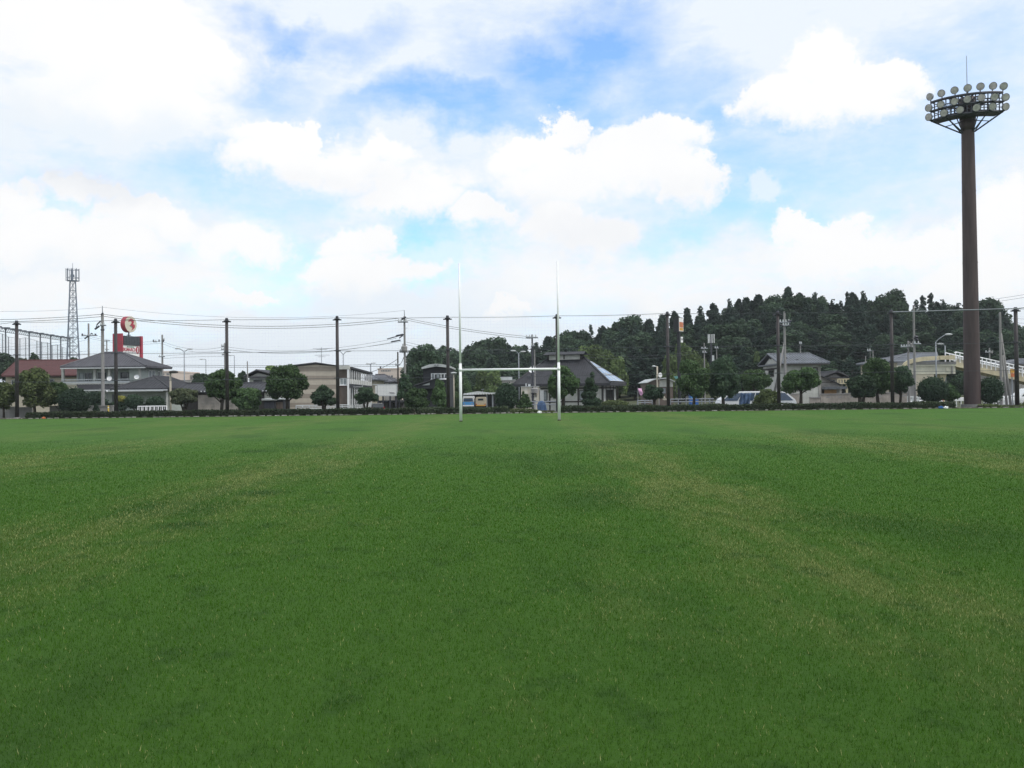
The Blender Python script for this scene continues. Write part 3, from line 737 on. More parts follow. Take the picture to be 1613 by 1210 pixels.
T('dark leaning green shrub right of the round tree before the white gabled house',389,612,25,648,69.5,'broad',12,'leaf_mid',n=8000)
T('tall oval dark green tree left of the striped apartment block',453,576,33,636,69,'broad',13,'leaf_mid',n=13000,r=.16)
T('small dome-shaped tree with forked stems before the striped wall',510,606,21,639,69,'dome',14,'leaf_dark',multi=4,n=8000)
T('round-headed fine-leaved tree with pale forked stems before the white billboard',577,611,18.5,638,70,'broad',15,'leaf_dark',multi=5,n=8500,leaf=.09,shell=.7)
T('loose airy tree with gaps right of the white billboard',637,588,13,632,70.5,'dome',16,'leaf_dark',n=3200,leaf=.13,shell=.9)
T('dense dark shrub below the tall power pole',657,611,21,650,69,'broad',17,'leaf_mid',n=9000)
T('drooping green tree in front of the charcoal house',692,597,14,643,71,'dome',18,'leaf_mid',n=5500)
T('slender green tree behind the left goal post and the minibuses',728,588,23,645,123,'dome',19,'leaf_mid',n=7500,sy=.8)
T('rounded dark clipped bush between the goal posts',797.5,605,16.5,646,69.5,'ball',20,'leaf_top',name='shrub',cat='shrub',n=8500,leaf=.09)
T('small pine with layered branches in front of the stained white kiosk',826,617,12,641,70,'layer',21,'leaf_mid',n=2800,leaf=.09)
T('round-crowned tree on a straight trunk behind the right goal post',886,577,25,633,68.5,'broad',22,'leaf_mid',n=10000,r=.13)
T('dark pine with tiered branches in front of the big farmhouse',931,587,18,646,69,'layer',23,'leaf_dark',n=11000,leaf=.10)
T('low clipped hedge along the forecourt right of the big farmhouse',968,631,20,642,80,'ball',24,'leaf_olive',name='shrub',cat='shrub',sy=.5,n=4000,leaf=.09,trunk=False)
T('top-heavy dark tree on a narrow stem before the small white-gabled house',1029,605,15.5,632,71,'broad',25,'leaf_top',n=6500,r=.16)
T('round light-flecked tree right of the pylon sign',1092,567,28,628,69.5,'broad',26,'leaf_mid',n=10000,r=.13)
T('tallest dark green tree in the group left of the white vans',1139,560,26,632,70,'broad',27,'leaf_dark',n=11000,r=.15)
T('lower green tree between the tallest tree and the braced power pole',1188,584,25,619,80,'broad',28,'leaf_mid',n=8000)
T('pale leafy shrub with white blossoms hiding the right-hand van',1208,613,20,645,69,'broad',29,'leaf_olive',n=5500,flowers='white_paint')
T('round-crowned tree on a single trunk in front of the tile-roofed house',1261,577,30,624,69,'broad',30,'leaf_mid',n=11000,r=.15)
T('leafy tree with forked trunk before the concrete wall, left of the taller one',1356,590,23,629,70,'broad',31,'leaf_dark',n=8000,r=.16,multi=3)
T('tallest leafy tree before the concrete wall',1383,565,27,626,70.5,'broad',32,'leaf_mid',n=10500,r=.15)
T('small leafy tree by the right end of the concrete wall',1417,573,21,622,70.5,'broad',33,'leaf_dark',n=7000,r=.12)
T('big round clipped bush under the yellow footbridge',1469,596,20.5,633,69,'ball',34,'leaf_top',name='shrub',cat='shrub',n=9000,leaf=.09)
T('ragged loose shrub left of the floodlight tower foot',1495,605,15,634,69.5,'broad',35,'leaf_mid',name='shrub',cat='shrub',n=4000)
T('squarish clipped bush right of the floodlight tower foot',1560,596,16.5,634,69,'ball',36,'leaf_top',name='shrub',cat='shrub',n=8500,leaf=.09)
T('dark green tree under the footbridge left of the floodlight tower',1512,588,16,626,110,'broad',37,'leaf_dark',n=5000,leaf=.16)
# ------------------------------------------------------------------ houses
def clip_line(poly,o,h,e,t):
    """span of the line o+h*t+e*s inside a flat convex outline"""
    pts=[((p-o).dot(h),(p-o).dot(e)) for p in poly]; ss=[]
    for (a,b),(c,d) in zip(pts,pts[1:]+pts[:1]):
        if (a-t)*(c-t)<0: ss.append(b+(d-b)*(t-a)/(c-a))
    return (min(ss),max(ss)) if len(ss)>1 else None
def rib_face(mb,poly,sp,r,step=None):
    """one roof slope with rows of round tiles; poly[0]->poly[1] is the eave"""
    poly=[Vector(p) for p in poly]; mb.poly(poly)
    h=(poly[1]-poly[0]).normalized(); n=h.cross(poly[2]-poly[0]).normalized()
    if n.z<0: n=-n
    e=n.cross(h); e=e if e.z>0 else -e
    ts=[(p-poly[0]).dot(h) for p in poly]; t=min(ts)+sp*.5
    while t<max(ts):
        c=clip_line(poly,poly[0],h,e,t)
        if c and c[1]-c[0]>.05:
            a=poly[0]+h*t+e*c[0]; b=poly[0]+h*t+e*c[1]
            i=len(mb.v)
            for q in (a,b):
                for v in (q-h*r+n*.004,q-h*r*.6+n*r*.8,q+h*r*.6+n*r*.8,q+h*r+n*.004): mb.v.append(tuple(v))
            for k in range(3): mb.f.append((i+k,i+k+1,i+5+k,i+4+k))
            mb.f.append((i,i+1,i+2,i+3)); mb.f.append((i+4,i+5,i+6,i+7))
        t+=sp
def roof(parent,x0,x1,y0,y1,ze,zr,ra,rb,axis='x',m='tile_grey',sp=.3,r=.055,th=.16,rc=.12,yc=None,hips=True,name='roof'):
    """hip or gable roof; ridge runs from ra to rb along the axis"""
    mb=MB(); A,B,Cc,Dd=[Vector(p) for p in ((x0,y0,ze),(x1,y0,ze),(x1,y1,ze),(x0,y1,ze))]
    if axis=='x':
        yc=(y0+y1)/2 if yc is None else yc
        r0_,r1_=Vector((ra,yc,zr)),Vector((rb,yc,zr)); faces=[[A,B,r1_,r0_],[Cc,Dd,r0_,r1_]]
        ends=[([Dd,A,r0_],ra-x0),([B,Cc,r1_],x1-rb)]
    else:
        xc=(x0+x1)/2 if yc is None else yc
        r0_,r1_=Vector((xc,ra,zr)),Vector((xc,rb,zr)); faces=[[Dd,A,r0_,r1_],[B,Cc,r1_,r0_]]
        ends=[([A,B,r0_],ra-y0),([Cc,Dd,r1_],y1-rb)]
    for f in faces: rib_face(mb,f,sp,r)
    for f,ins in ends:
        if ins>.3: rib_face(mb,f,sp,r)
    dz=Vector((0,0,th)); q=[A,B,Cc,Dd]
    for a,b in zip(q,q[1:]+q[:1]): mb.poly([a-dz,b-dz,b,a])
    mb.poly([p-dz for p in q])
    o=mb.build(name,m,parent)
    cp=MB(); cp.tube(r0_-(r1_-r0_).normalized()*.1,r1_+(r1_-r0_).normalized()*.1,rc,n=8)
    for c_,e_ in ((A,r0_),(B,r1_ if axis=='x' else r0_),(Cc,r1_),(Dd,r0_ if axis=='x' else r1_)): cp.tube(c_+Vector((0,0,.02)),e_,rc*.75,n=8)
    cp.build('ridge_cap',m,o)
    return o
def win(parent,x0,x1,z0,z1,y,fm='pale_steel',gm='glass',nb=2,sill=True,name='window',t=.05,axis='y',sg=-1):
    """window on a wall at y (or at x for axis 'x'), facing sg"""
    def bx(mb,a0,a1,b0,b1,c0,c1):
        lo,hi=sorted((y+sg*b0,y+sg*b1))
        if axis=='y': mb.box(a0,a1,lo,hi,c0,c1)
        else: mb.box(lo,hi,a0,a1,c0,c1)
    f=MB()
    bx(f,x0,x1,0,.07,z1-t,z1); bx(f,x0,x1,0,.07,z0,z0+t); bx(f,x0,x0+t,0,.07,z0+t,z1-t); bx(f,x1-t,x1,0,.07,z0+t,z1-t)
    for k in range(1,nb): 
        c=x0+(x1-x0)*k/nb; bx(f,c-t/2,c+t/2,0,.06,z0+t,z1-t)
    if sill: bx(f,x0-.06,x1+.06,0,.14,z0-.06,z0-.004)
    o=f.build(name,fm,parent); p=MB(); bx(p,x0+t*.5,x1-t*.5,.004,.03,z0+t*.5,z1-t*.5); p.build('pane',gm,o)
    return o
def dish(parent,p,r,to=(-.2,-1,.35),name='satellite_dish'):
    d=Vector(to).normalized(); mb=MB(); p=Vector(p)
    mb.tube(p,p+d*.05,r*.55,r*.85,16).tube(p+d*.05,p+d*.11,r*.85,r,16,caps=False).tube(p,p-d*.35,.03,n=6).tube(p,p+d*.4+Vector((0,0,-r*.5)),.02,n=5).ell(p+d*.4+Vector((0,0,-r*.5)),.05,.05,.05,8,6)
    return mb.build(name,'white_paint',parent)
class HB:
    def __init__(s,cx): s.cx=cx
    def X(s,px,Y): return P(px,600,Y).x
    def Z(s,py,Y): return P(s.cx,py,Y).z
# --- red-roofed house, far left
h=HB(60); Y=100; x0,x1=h.X(2,Y),h.X(150,Y); xw0,xw1=h.X(9,Y+.8),h.X(148,Y+.8); ze=h.Z(591,Y); zr=h.Z(567.5,Y+5)
o=thing('red_roof_house','long low house with faded red hipped roof and cream walls','house',((x0+x1)/2,Y,gz(-50,Y)))
roof(o,x0,x1,Y,Y+10,ze,zr,h.X(27,Y+5),x1-1,'x','roof_red',.45,.03,rc=.10)
MB().box(xw0,xw1,Y+.8,Y+9.2,-1.4,ze-.16).build('wall','wall_cream',o)
win(o,h.X(72,Y),h.X(80,Y),h.Z(611,Y),h.Z(597,Y),Y+.8,nb=1); win(o,h.X(12,Y),h.X(24,Y),h.Z(611,Y),h.Z(598,Y),Y+.8,nb=2)
MB().tube((xw0+1,Y+.4,ze-.25),(xw1,Y+.4,ze-.25),.06,n=6).build('gutter','timber',o)
# --- balcony house
h=HB(175); Y=88; X=lambda px,Yd=0:h.X(px,Y+Yd); Z=lambda py,Yd=0:h.Z(py,Y+Yd)
ex0,ex1=X(95),X(230); o=thing('balcony_house','big grey-green two-storey house with tiled hip roof and long balcony','house',((ex0+ex1)/2,Y,-.9))
ze=Z(577); zr=Z(555.5,3.4); roof(o,ex0,ex1,Y,Y+6.8,ze,zr,X(163,3.4),X(192,3.4),'x','tile_grey',.30,.06)
MB().box(ex0+.05,ex1-.05,Y-.10,Y-.003,ze-.24,ze-.13).build('gutter','pale_steel',o)
# recessed upper wall, side wall, balcony slab and parapet
wl,wr=X(118,1.6),X(222,.8); zb=Z(605)
MB().box(wl,wr-.02,Y+2.0,Y+6.2,-1.2,ze-.16).box(X(203,.8),wr,Y+.9,Y+2.0-.003,zb,ze-.16).build('wall','wall_green',o)
MB().box(wl-1.0,X(224,.6),Y+.5,Y+1.98,zb,zb+.14).build('balcony_floor','wall_white',o)
rl=MB(); rl.box(wl-.9,X(205,.6),Y+.52,Y+.62,zb+.15,zb+.34); rl.box(wl-.9,X(205,.6),Y+.53,Y+.61,Z(598),Z(598)+.09)
for k in range(34): xx=wl-.9+(X(205,.6)-wl+.9)*k/33; rl.box(xx,xx+.03,Y+.55,Y+.59,zb+.34,Z(598))
rl.build('balcony_railing','pale_steel',o)
for px in (98,148.5,171.5,219): c=X(px,.6); MB().box(c-.12,c+.12,Y+.64,Y+.88,zb+.14,ze-.16).build('column','wall_white',o)
for a,b,nb,gm in ((125,132,1,'glass_pale'),(134,145,2,'glass'),(154,168,2,'glass'),(190,214,2,'glass'),(174,184,2,'glass_pale')): win(o,X(a,2),X(b,2),zb+.25,Z(586),Y+2.0,'grey_steel',gm,nb,False)
sx=wr
win(o,Y+2.6,Y+4.2,Z(598,3),Z(584,3),sx,'white_paint','glass_pale',2,True,'bay_window',.08,'x',1)
win(o,Y+5.0,Y+5.5,Z(598,5),Z(586,5),sx,'white_paint','glass',1,False,'window',.05,'x',1)
for px,py in ((173,596.5),(216,594.5)): dish(o,(X(px,.3),Y+.25,Z(py)),.26,(.25,-1,.3))
MB().tube((wl+.1,Y+1.9,ze-.2),(wl+.1,Y+1.9,zb),.05,n=6).build('downpipe','pale_steel',o)
# skirt roof, ground floor and annex wing
sk=MB(); zs0,zs1=Z(613.5,-1.5),zb-.02; xa,xb=X(126,-1.5),X(214,-1.5)
rib_face(sk,[(xa,Y-1.5,zs0),(xb,Y-1.5,zs0),(X(210,.5),Y+.5,zs1),(X(120,.5),Y+.5,zs1)],.3,.05); sk.box(xa,xb,Y-1.48,Y+.5,zs0-.14,zs0-.01)
sk.build('skirt_roof','tile_dark',o); MB().box(xa,xb,Y-1.62,Y-1.51,zs0-.13,zs0-.02).build('gutter','pale_steel',o)
MB().box(xa+.4,xb+1,Y+.1,Y+1.98,-1.2,zs0-.15).build('lower_wall','wall_green',o)
for a,b in ((134,146),(176,188)): win(o,X(a),X(b),-.5,zs0-.5,Y+.1,'grey_steel','glass',2,False)
A0,A1=-41.2,-35.1; ay0,ay1=84.6,93.5; aze=h.Z(612.5,84.6); azr=h.Z(594,88)
roof(o,A0,A1,ay0,ay1,aze,azr,88,92.2,'y','tile_dark',.32,.06,name='annex_roof')
MB().box(A0+.2,A1-.2,ay0-.1,ay0-.003,aze-.24,aze-.12).box(A0,A1-.5,ay0-.5,ay0-.35,h.Z(617,84),h.Z(616,84)).build('gutter','pale_steel',o)
MB().box(A0+.8,A1-.8,ay0+2.4,ay1-.6,-1.2,aze-.17).build('annex_wall','wall_green',o)
for a in (A0+.4,A1-.5): MB().box(a,a+.16,ay0+.3,ay0+.46,-1.2,aze-.17).build('porch_post','wall_white',o)
win(o,A0+1.6,A0+2.9,-1.0,.9,ay0+2.4,'timber','glass',1,False,'door'); win(o,A0+3.5,A1-1.2,-.3,.9,ay0+2.4,'grey_steel','glass',2,False)
# --- long low tiled outbuilding
h=HB(345); Y=82; x0,x1=h.X(276,Y),h.X(421,Y); ze=h.Z(616,Y); zr=h.Z(604,Y+2.6)
o=thing('tiled_outbuilding','long low outbuilding with dark tiled gable roof and tan wall','outbuilding',((x0+x1)/2,Y,-.9))
roof(o,x0,x1,Y,Y+5.2,ze,zr,x0,x1,'x','tile_dark',.34,.06)
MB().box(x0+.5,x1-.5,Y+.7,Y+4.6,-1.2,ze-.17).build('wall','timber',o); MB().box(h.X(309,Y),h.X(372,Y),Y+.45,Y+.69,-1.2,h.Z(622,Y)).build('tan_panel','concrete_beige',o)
e=MB(); k=x0+.2
while k<x1: e.tube((k,Y-.06,ze-.03),(k,Y+.02,ze-.03),.065,n=8); k+=.34
e.build('eave_tile_ends','pale_steel',o)
MB().poly([(x1+.004,Y+.7,ze-.1),(x1+.004,Y+4.6,ze-.1),(x1+.004,Y+2.6,zr-.2)]).box(x1-.5,x1-.48+.0,Y+.7,Y+4.6,-1.2,ze-.2).build('gable_wall','wall_white',o)
# --- white gabled house behind
h=HB(412); Y=104; x0,x1=h.X(384,Y),h.X(441,Y); xc=h.X(404,Y); ze=h.Z(593,Y); zr=h.Z(583,Y)
o=thing('gabled_house','white house with grey gable roof between the two round trees on the left','house',((x0+x1)/2,Y,-.9))
roof(o,x0,x1,Y,Y+9,ze,zr,Y,Y+9,'y','tile_grey',.4,.05,yc=xc)
MB().prism([(x0+.5,-1.3),(x1-.9,-1.3),(x1-.9,ze-.05),(xc,zr-.35),(x0+.5,ze-.05)],Y+.6,Y+8.5).build('wall','wall_white',o)
win(o,h.X(397,Y),h.X(411,Y),h.Z(604,Y),h.Z(598,Y),Y+.6,'timber','glass',2,False); MB().box(h.X(394,Y),h.X(416,Y),Y+.15,Y+.6,h.Z(597.4,Y),h.Z(596.6,Y)).build('awning','roof_white',o)
# --- dark garden sheds
def shed(label,px0,px1,top,Y,wm,dm,rm):
    h=HB((px0+px1)/2); x0,x1=h.X(px0,Y),h.X(px1,Y); z1=h.Z(top,Y); zg=gz(x0,Y)
    o=thing('shed',label,'shed',((x0+x1)/2,Y,zg))
    MB().box(x0,x1,Y,Y+2.2,zg-.05,z1-.10).build('wall',wm,o); MB().prism([(x0-.12,z1-.1),(x1+.12,z1-.1),(x1+.12,z1-.02),(x0-.12,z1+.06)],Y-.2,Y+2.3).build('roof',rm,o)
    w_=(x1-x0); 
    for a in (.08,.52): d=MB().box(x0+w_*a,x0+w_*(a+.40),Y-.05,Y-.003,zg+.05,z1-.3).build('door',dm,o); MB().box(x0+w_*(a+.34),x0+w_*(a+.36),Y-.09,Y-.05,zg+.8,zg+1.1).build('handle','pale_steel',d)
    return o
shed('charcoal storage shed with pale roof edge left of the tall oval tree',415,433,629,74,'wall_dark','dark_steel','roof_white')
shed('brown-doored storage shed with pale roof edge beside the charcoal one',433.5,446,628,74.4,'wall_dark','brown_wall','roof_white')
# --- striped apartment block
h=HB(510); Y=88; xl_,xr_=h.X(446,Y),h.X(531,Y); xe=h.X(549.5,Y); za=h.Z(572.3,Y); zl=h.Z(578.5,Y); z2=h.Z(576.5,Y)
o=thing('apartment_block','two-storey apartment block with beige striped end wall and white-posted galleries','apartment block',((xl_+xe)/2,Y,-.9))
Lb=26.0; dx=-.075   # building runs back, veering slightly left
def sk2(mb):  # shear the block so that it runs back along its own axis
    mb.v=[(x+(y-Y)*dx,y,z) for x,y,z in mb.v]; return mb
xa_=h.X(498,Y)
nb_=12; zb0=-1.1
ztop=lambda x: interp([(xl_,zl),(xa_,za),(xr_,h.Z(577.2,Y))],x)
zz=zb0; band=(h.Z(578,Y)-zb0)/nb_
for k in range(nb_):
    sk2(MB().box(xl_,xr_,Y,Y+.3,zb0+band*k,zb0+band*(k+1)-.002)).build('siding_band',('band_light','band_dark')[k%2] if k else 'band_dark',o)
MB().prism([(xl_,zb0+band*nb_),(xr_,zb0+band*nb_),(xr_,h.Z(577.4,Y)),(xa_,za-.12),(xl_,zl)],Y,Y+.3).build('gable','band_light',o)
sk2(MB().box(xl_+.05,xe-1.45,Y+.3,Y+Lb,zb0,h.Z(578.6,Y))).build('wall','wall_dark',o)
rf=MB(); rf.prism([(xl_-.4,zl-.02),(xa_,za-.02),(xr_+.1,h.Z(576.8,Y)),(xr_+.1,h.Z(576.0,Y)),(xa_,za+.12),(xl_-.4,zl+.12)],Y-.25,Y+Lb+.4); sk2(rf).build('roof','tile_dark',o)
sk2(MB().box(xr_+.1,xe,Y-.1,Y+1.3,h.Z(582.2,Y),h.Z(576.2,Y))).build('fascia','wall_white',o)
sk2(MB().box(xr_+.12,xe+.1,Y+1.31,Y+Lb+.3,h.Z(580.5,Y),h.Z(577.4,Y))).build('gallery_roof','tile_dark',o)
MB().box(xr_+.003,xe-.18,Y+.25,Y+.5,zb0,h.Z(582.2,Y)-.003).build('stair_wall','brown_wall',o)
win(o,h.X(534.5,Y),h.X(545.5,Y),h.Z(607,Y),h.Z(596,Y),Y+.25,'white_paint','glass_pale',2,True)
MB().box(h.X(534,Y),h.X(546,Y),Y+.13,Y+.245,h.Z(609.2,Y),h.Z(608,Y)).build('red_ledge','roof_red',o)
MB().box(xe-.17,xe,Y-.05,Y+.15,zb0,h.Z(582.2,Y)-.004).build('corner_post','white_paint',o)
zf=h.Z(605,Y); zf1=h.Z(602.5,Y)
sk2(MB().box(xe-1.45,xe+.02,Y+.55,Y+Lb,zf-.42,zf)).build('gallery_floor','wall_dark',o)
for zz0,zz1 in ((zf,h.Z(582.2,Y)),(zb0+1.0,zf-.42)):
    for k in range(12):
        yy=Y+1.2+k*(Lb-1.5)/11; sk2(MB().box(xe-.12,xe,yy,yy+.22,zz0,zz1)).build('gallery_post','white_paint',o)
    for k in range(11):
        yy=Y+1.42+k*(Lb-1.5)/11; sk2(MB().box(xe-.07,xe-.03,yy+.003,yy+2.0,zz0+.02,zz0+.55)).build('gallery_railing','wall_white' if zz0==zf else 'pale_steel',o)
for k in range(8):
    yy=Y+2.5+k*2.8
    for z_ in (zb0+.2,zf+.02): sk2(MB().box(xe-1.449,xe-1.40,yy,yy+.85,z_+.05,z_+2.0)).build('door','pale_steel',o)
st=MB()
for k in range(9): st.box(xe+.1,xe+1.1,Y+3.2+k*.28,Y+3.5+k*.28,zf-.35-k*.27,zf-.28-k*.27)
st.bar((xe+1.1,Y+3.2,zf),(xe+1.1,Y+5.8,zb0+.9),.06).bar((xe+1.1,Y+3.2,zf-.35),(xe+1.1,Y+5.8,zb0),.16); sk2(st).build('outside_stair','pale_steel',o)
at=MB(); ax=h.X(506.5,Y+3); at.tube((ax,Y+3,za-.6),(ax,Y+3,h.Z(547,Y+3)),.03,n=6)
for k,(z_,l_) in enumerate(((549,.9),(551,.5),(559.5,.7),(562,.35))):
    zz=h.Z(z_,Y+3); at.tube((ax-l_,Y+3,zz),(ax+l_*1.3,Y+3,zz),.02,n=5)
    for q in range(5): xx=ax-l_+q*l_*.55; at.tube((xx,Y+2.8,zz),(xx,Y+3.2,zz),.012,n=4)
at.build('television_aerial','grey_steel',o)
# --- more distant buildings
def block(label,px0,px1,top,Y,d,m,rows,name='office_building',cat='building',par=.35):
    h=HB((px0+px1)/2); x0,x1=h.X(px0,Y),h.X(px1,Y); z1=h.Z(top,Y); o=thing(name,label,cat,((x0+x1)/2,Y,-1))
    MB().box(x0,x1,Y,Y+d,-1.5,z1).build('wall',m,o); MB().box(x0-.1,x1+.1,Y-.1,Y+d+.1,z1+.003,z1+par).build('parapet',m,o)
    for py0,py1,n,a,b in rows:
        for k in range(n):
            c0=x0+(x1-x0)*(a+(b-a)*k/n); c1=c0+(x1-x0)*(b-a)/n*.62; win(o,c0,c1,h.Z(py1,Y),h.Z(py0,Y),Y,'grey_steel','glass',1,False,t=.06)
    return o
o=block('far pinkish-beige office building with a row of small windows near its top',595.5,629,582,250,20,'wall_pink',[(583.2,585.2,6,.16,.62),(591.5,594,3,.35,.75)])
h=HB(600); MB().tube((h.X(599.5,252),252,h.Z(583,252)),(h.X(599.5,252),252,h.Z(577,252)),.25,n=8).build('roof_vent','dark_steel',o)
block('bright white building glimpsed between the tall power pole and the big broadleaf tree',628.5,641,580,270,18,'wall_white',[])
block('white flat-roofed building with banded windows right of the balcony house',251,273,586.5,190,16,'wall_pink',[(588.5,590.3,2,.1,.95),(593,595,3,.1,.95)])
block('small grey flat-roofed building on the horizon left of the round green tree',299,312,592.5,200,12,'wall_grey',[(594.5,596.5,3,.1,.9)])
block('low pale building beyond the low tiled outbuilding',276,300,602,150,10,'wall_grey',[(604,606,3,.1,.9)])
def simple_house(label,px0,px1,eave,rx0,rx1,ridge,Y,d,wm,rm,wins=(),axis='x',over=.5,yc=None,zb=-1.2):
    h=HB((px0+px1)/2); x0,x1=h.X(px0,Y),h.X(px1,Y); ze=h.Z(eave,Y); yr=Y+d/2 if axis=='x' else Y; zr=h.Z(ridge,yr)
    o=thing('house',label,'house',((x0+x1)/2,Y,gz((x0+x1)/2,Y)))
    if axis=='x': roof(o,x0,x1,Y,Y+d,ze,zr,h.X(rx0,yr),h.X(rx1,yr),'x',rm,.4,.05)
    else: roof(o,x0,x1,Y,Y+d,ze,zr,Y+(0 if rx0 is None else rx0),Y+d,'y',rm,.4,.05,yc=yc and h.X(yc,Y))
    b=MB()
    if axis=='x' or rx0: b.box(x0+over,x1-over,Y+over,Y+d-over,zb,ze-.17)
    else: c_=(x0+x1)/2 if yc is None else h.X(yc,Y); b.prism([(x0+over,zb),(x1-over,zb),(x1-over,ze-.05),(c_,zr-.3),(x0+over,ze-.05)],Y+over,Y+d-over)
    b.build('wall',wm,o)
    for a,c,t_,u,nb in wins: win(o,h.X(a,Y),h.X(c,Y),h.Z(u,Y),h.Z(t_,Y),Y+over,'grey_steel','glass',nb,True)
    return o
simple_house('grey hip-roofed house just in front of the pinkish office building',586,622,601,592,606,590,135,10,'wall_grey','tile_grey',[(600,606,602.5,607,2),(611,617,602.5,607,2)])
simple_house('house with pale tiled roof squeezed between the apartment block and the grey hip-roofed house',574,598,597.5,578,586,590.5,118,8,'wall_cream','tile_pale',[(579,584,600,605,2)])
# --- white billboard on a dark carport
h=HB(606); Y=100; x0,x1=h.X(587,Y),h.X(624.5,Y); z0,z1=h.Z(623,Y),h.Z(606.3,Y)
o=thing('billboard','blank white billboard with a narrow side panel mounted over dark posts','billboard',((x0+x1)/2,Y,-.7))
xs_=h.X(594.5,Y)
MB().box(xs_+.02,x1,Y,Y+.25,z0,z1).build('panel','white_sign',o); MB().box(x0+.3,xs_-.05,Y,Y+.25,z0+.1,z1-.1).build('side_panel','white_sign',o)
fr=MB(); fr.box(x0,x1+.08,Y-.03,Y+.28,z1+.003,z1+.1).box(xs_+.02,x1+.08,Y-.03,Y+.28,z0-.1,z0-.003).box(x1+.003,x1+.08,Y-.03,Y+.28,z0,z1).box(xs_-.05,xs_+.017,Y-.03,Y+.28,z0,z1); fr.build('frame','pale_steel',o)
MB().prism([(h.X(612.5,Y),h.Z(618.2,Y)),(h.X(620.5,Y),h.Z(618.5,Y)),(h.X(622,Y),h.Z(620,Y)),(h.X(615,Y),h.Z(619.6,Y))],Y-.04,Y-.003).build('arrow_mark','grey_ink',o)
for px in (595,603,614,623): MB().box(h.X(px,Y)-.09,h.X(px,Y)+.09,Y+.05,Y+.2,-1.1,z0-.1).build('post','dark_steel',o)
o=thing('carport','dark open carport under the white billboard','carport',((x0+x1)/2,Y+3,-.7))
MB().box(xs_,x1+.3,Y+.6,Y+5,z0-.9,z0-.62).build('roof','wall_dark',o)
for a in (xs_+.1,(xs_+x1)/2,x1+.1):
    for b in (Y+.8,Y+4.7): MB().box(a,a+.12,b,b+.12,-1.1,z0-.9).build('post','dark_steel',o)
MB().box(xs_,x1+.3,Y+5.0,Y+5.15,-1.1,z0-.62).build('back_wall','wall_grey',o)
# --- charcoal two-storey house
h=HB(688); Y=96; X=lambda px:h.X(px,Y); Z=lambda py:h.Z(py,Y)
o=thing('charcoal_house','charcoal two-storey house with pale low-arched roof and white-framed window','house',(X(688),Y,-.7))
MB().prism([(X(666),-1.2),(X(708),-1.2),(X(708),Z(579)),(X(688),Z(577)),(X(666),Z(581))],Y+.4,Y+8).build('wall','wall_dark',o)
MB().prism([(X(664.5),Z(581.3)),(X(687),Z(577.2)),(X(710),Z(580)),(X(710),Z(577)),(X(698),Z(574)),(X(687),Z(573)),(X(676),Z(574.4)),(X(664.5),Z(578.6))],Y-.3,Y+8.5).build('roof','roof_white',o)
MB().box(X(685),X(687.4),Y-.36,Y-.303,Z(575.8),Z(574.7)).box(X(689),X(691.4),Y-.36,Y-.303,Z(575.8),Z(574.7)).build('gable_vent','black',o)
win(o,X(678.5),X(705),Z(597.5),Z(588),Y+.4,'white_paint','glass',5,True,t=.12)
MB().box(X(680),X(683.5),Y+.26,Y+.32,Z(597),Z(588.6)).box(X(687.5),X(692),Y+.26,Y+.32,Z(597),Z(588.6)).build('curtain','glass_pale',o)
MB().prism([(X(656),Z(607)),(X(690),Z(597)),(X(690),Z(599)),(X(690),Z(612)),(X(656),Z(612))],Y-1.6,Y+.39).build('porch','wall_dark',o)
MB().prism([(X(655),Z(607.6)),(X(691),Z(596.6)),(X(691),Z(595.6)),(X(655),Z(606.4))],Y-1.9,Y+.38).build('porch_roof','tile_grey',o)
MB().prism([(X(667),Z(607)),(X(679),Z(607)),(X(679),Z(603.2))],Y-1.66,Y-1.603).build('porch_window','roof_white',o)
# --- shelter of the minibuses and grey workshop behind
h=HB(760); Y=118; X=lambda px:h.X(px,Y); Z=lambda py:h.Z(py,Y)
o=thing('vehicle_shelter','low open shelter with wavy pale roof edge behind the two parked minibuses','shelter',(X(758),Y,-.7))
MB().prism([(X(730),Z(622)),(X(785),Z(620.5)),(X(785),Z(618.5)),(X(770),Z(618.8)),(X(752),Z(616.5)),(X(730),Z(620))],Y-1.5,Y+6).build('roof','roof_white',o)
e=MB(); k=X(733)
while k<X(784): e.tube((k,Y-1.62,Z(620.3)),(k,Y-1.4,Z(620.3)),.13,n=8); k+=.38
e.build('eave_tile_ends','pale_steel',o)
MB().box(X(731),X(785),Y+5,Y+5.2,-1.2,Z(621.5)).build('back_wall','wall_dark',o)
for px in (731,767,776,783): MB().box(X(px)-.1,X(px)+.1,Y-1.2,Y-1.0,-1.2,Z(622)).build('post','grey_steel',o)
h=HB(792); Y=126; X=lambda px:h.X(px,Y); Z=lambda py:h.Z(py,Y)
o=thing('workshop','grey flat-topped workshop with a rounded tank on its roof between the goal posts','workshop',(X(792),Y,-.7))
MB().box(X(775),X(812),Y,Y+9,-1,Z(599.3)).build('wall','wall_grey',o); MB().box(X(774.5),X(812.5),Y-.1,Y+9.1,Z(599.2),Z(598.3)).build('parapet','roof_white',o)
MB().prism([(X(783),Z(598.2)),(X(784.5),Z(595.5)),(X(788.5),Z(593.3)),(X(807),Z(593.3)),(X(807),Z(598.2))],Y+1.5,Y+5).build('roof_tank','roof_white',o)
MB().box(X(759),X(775)-.01,Y+.5,Y+6,-1,Z(614)).build('side_annex','wall_grey',o); MB().prism([(X(758),Z(614)),(X(775)-.01,Z(612)),(X(775)-.01,Z(611)),(X(758),Z(612.6))],Y+.2,Y+6.2).build('annex_roof','roof_white',o)
win(o,X(778),X(781),Z(612),Z(607),Y,'grey_steel','glass',1,False)
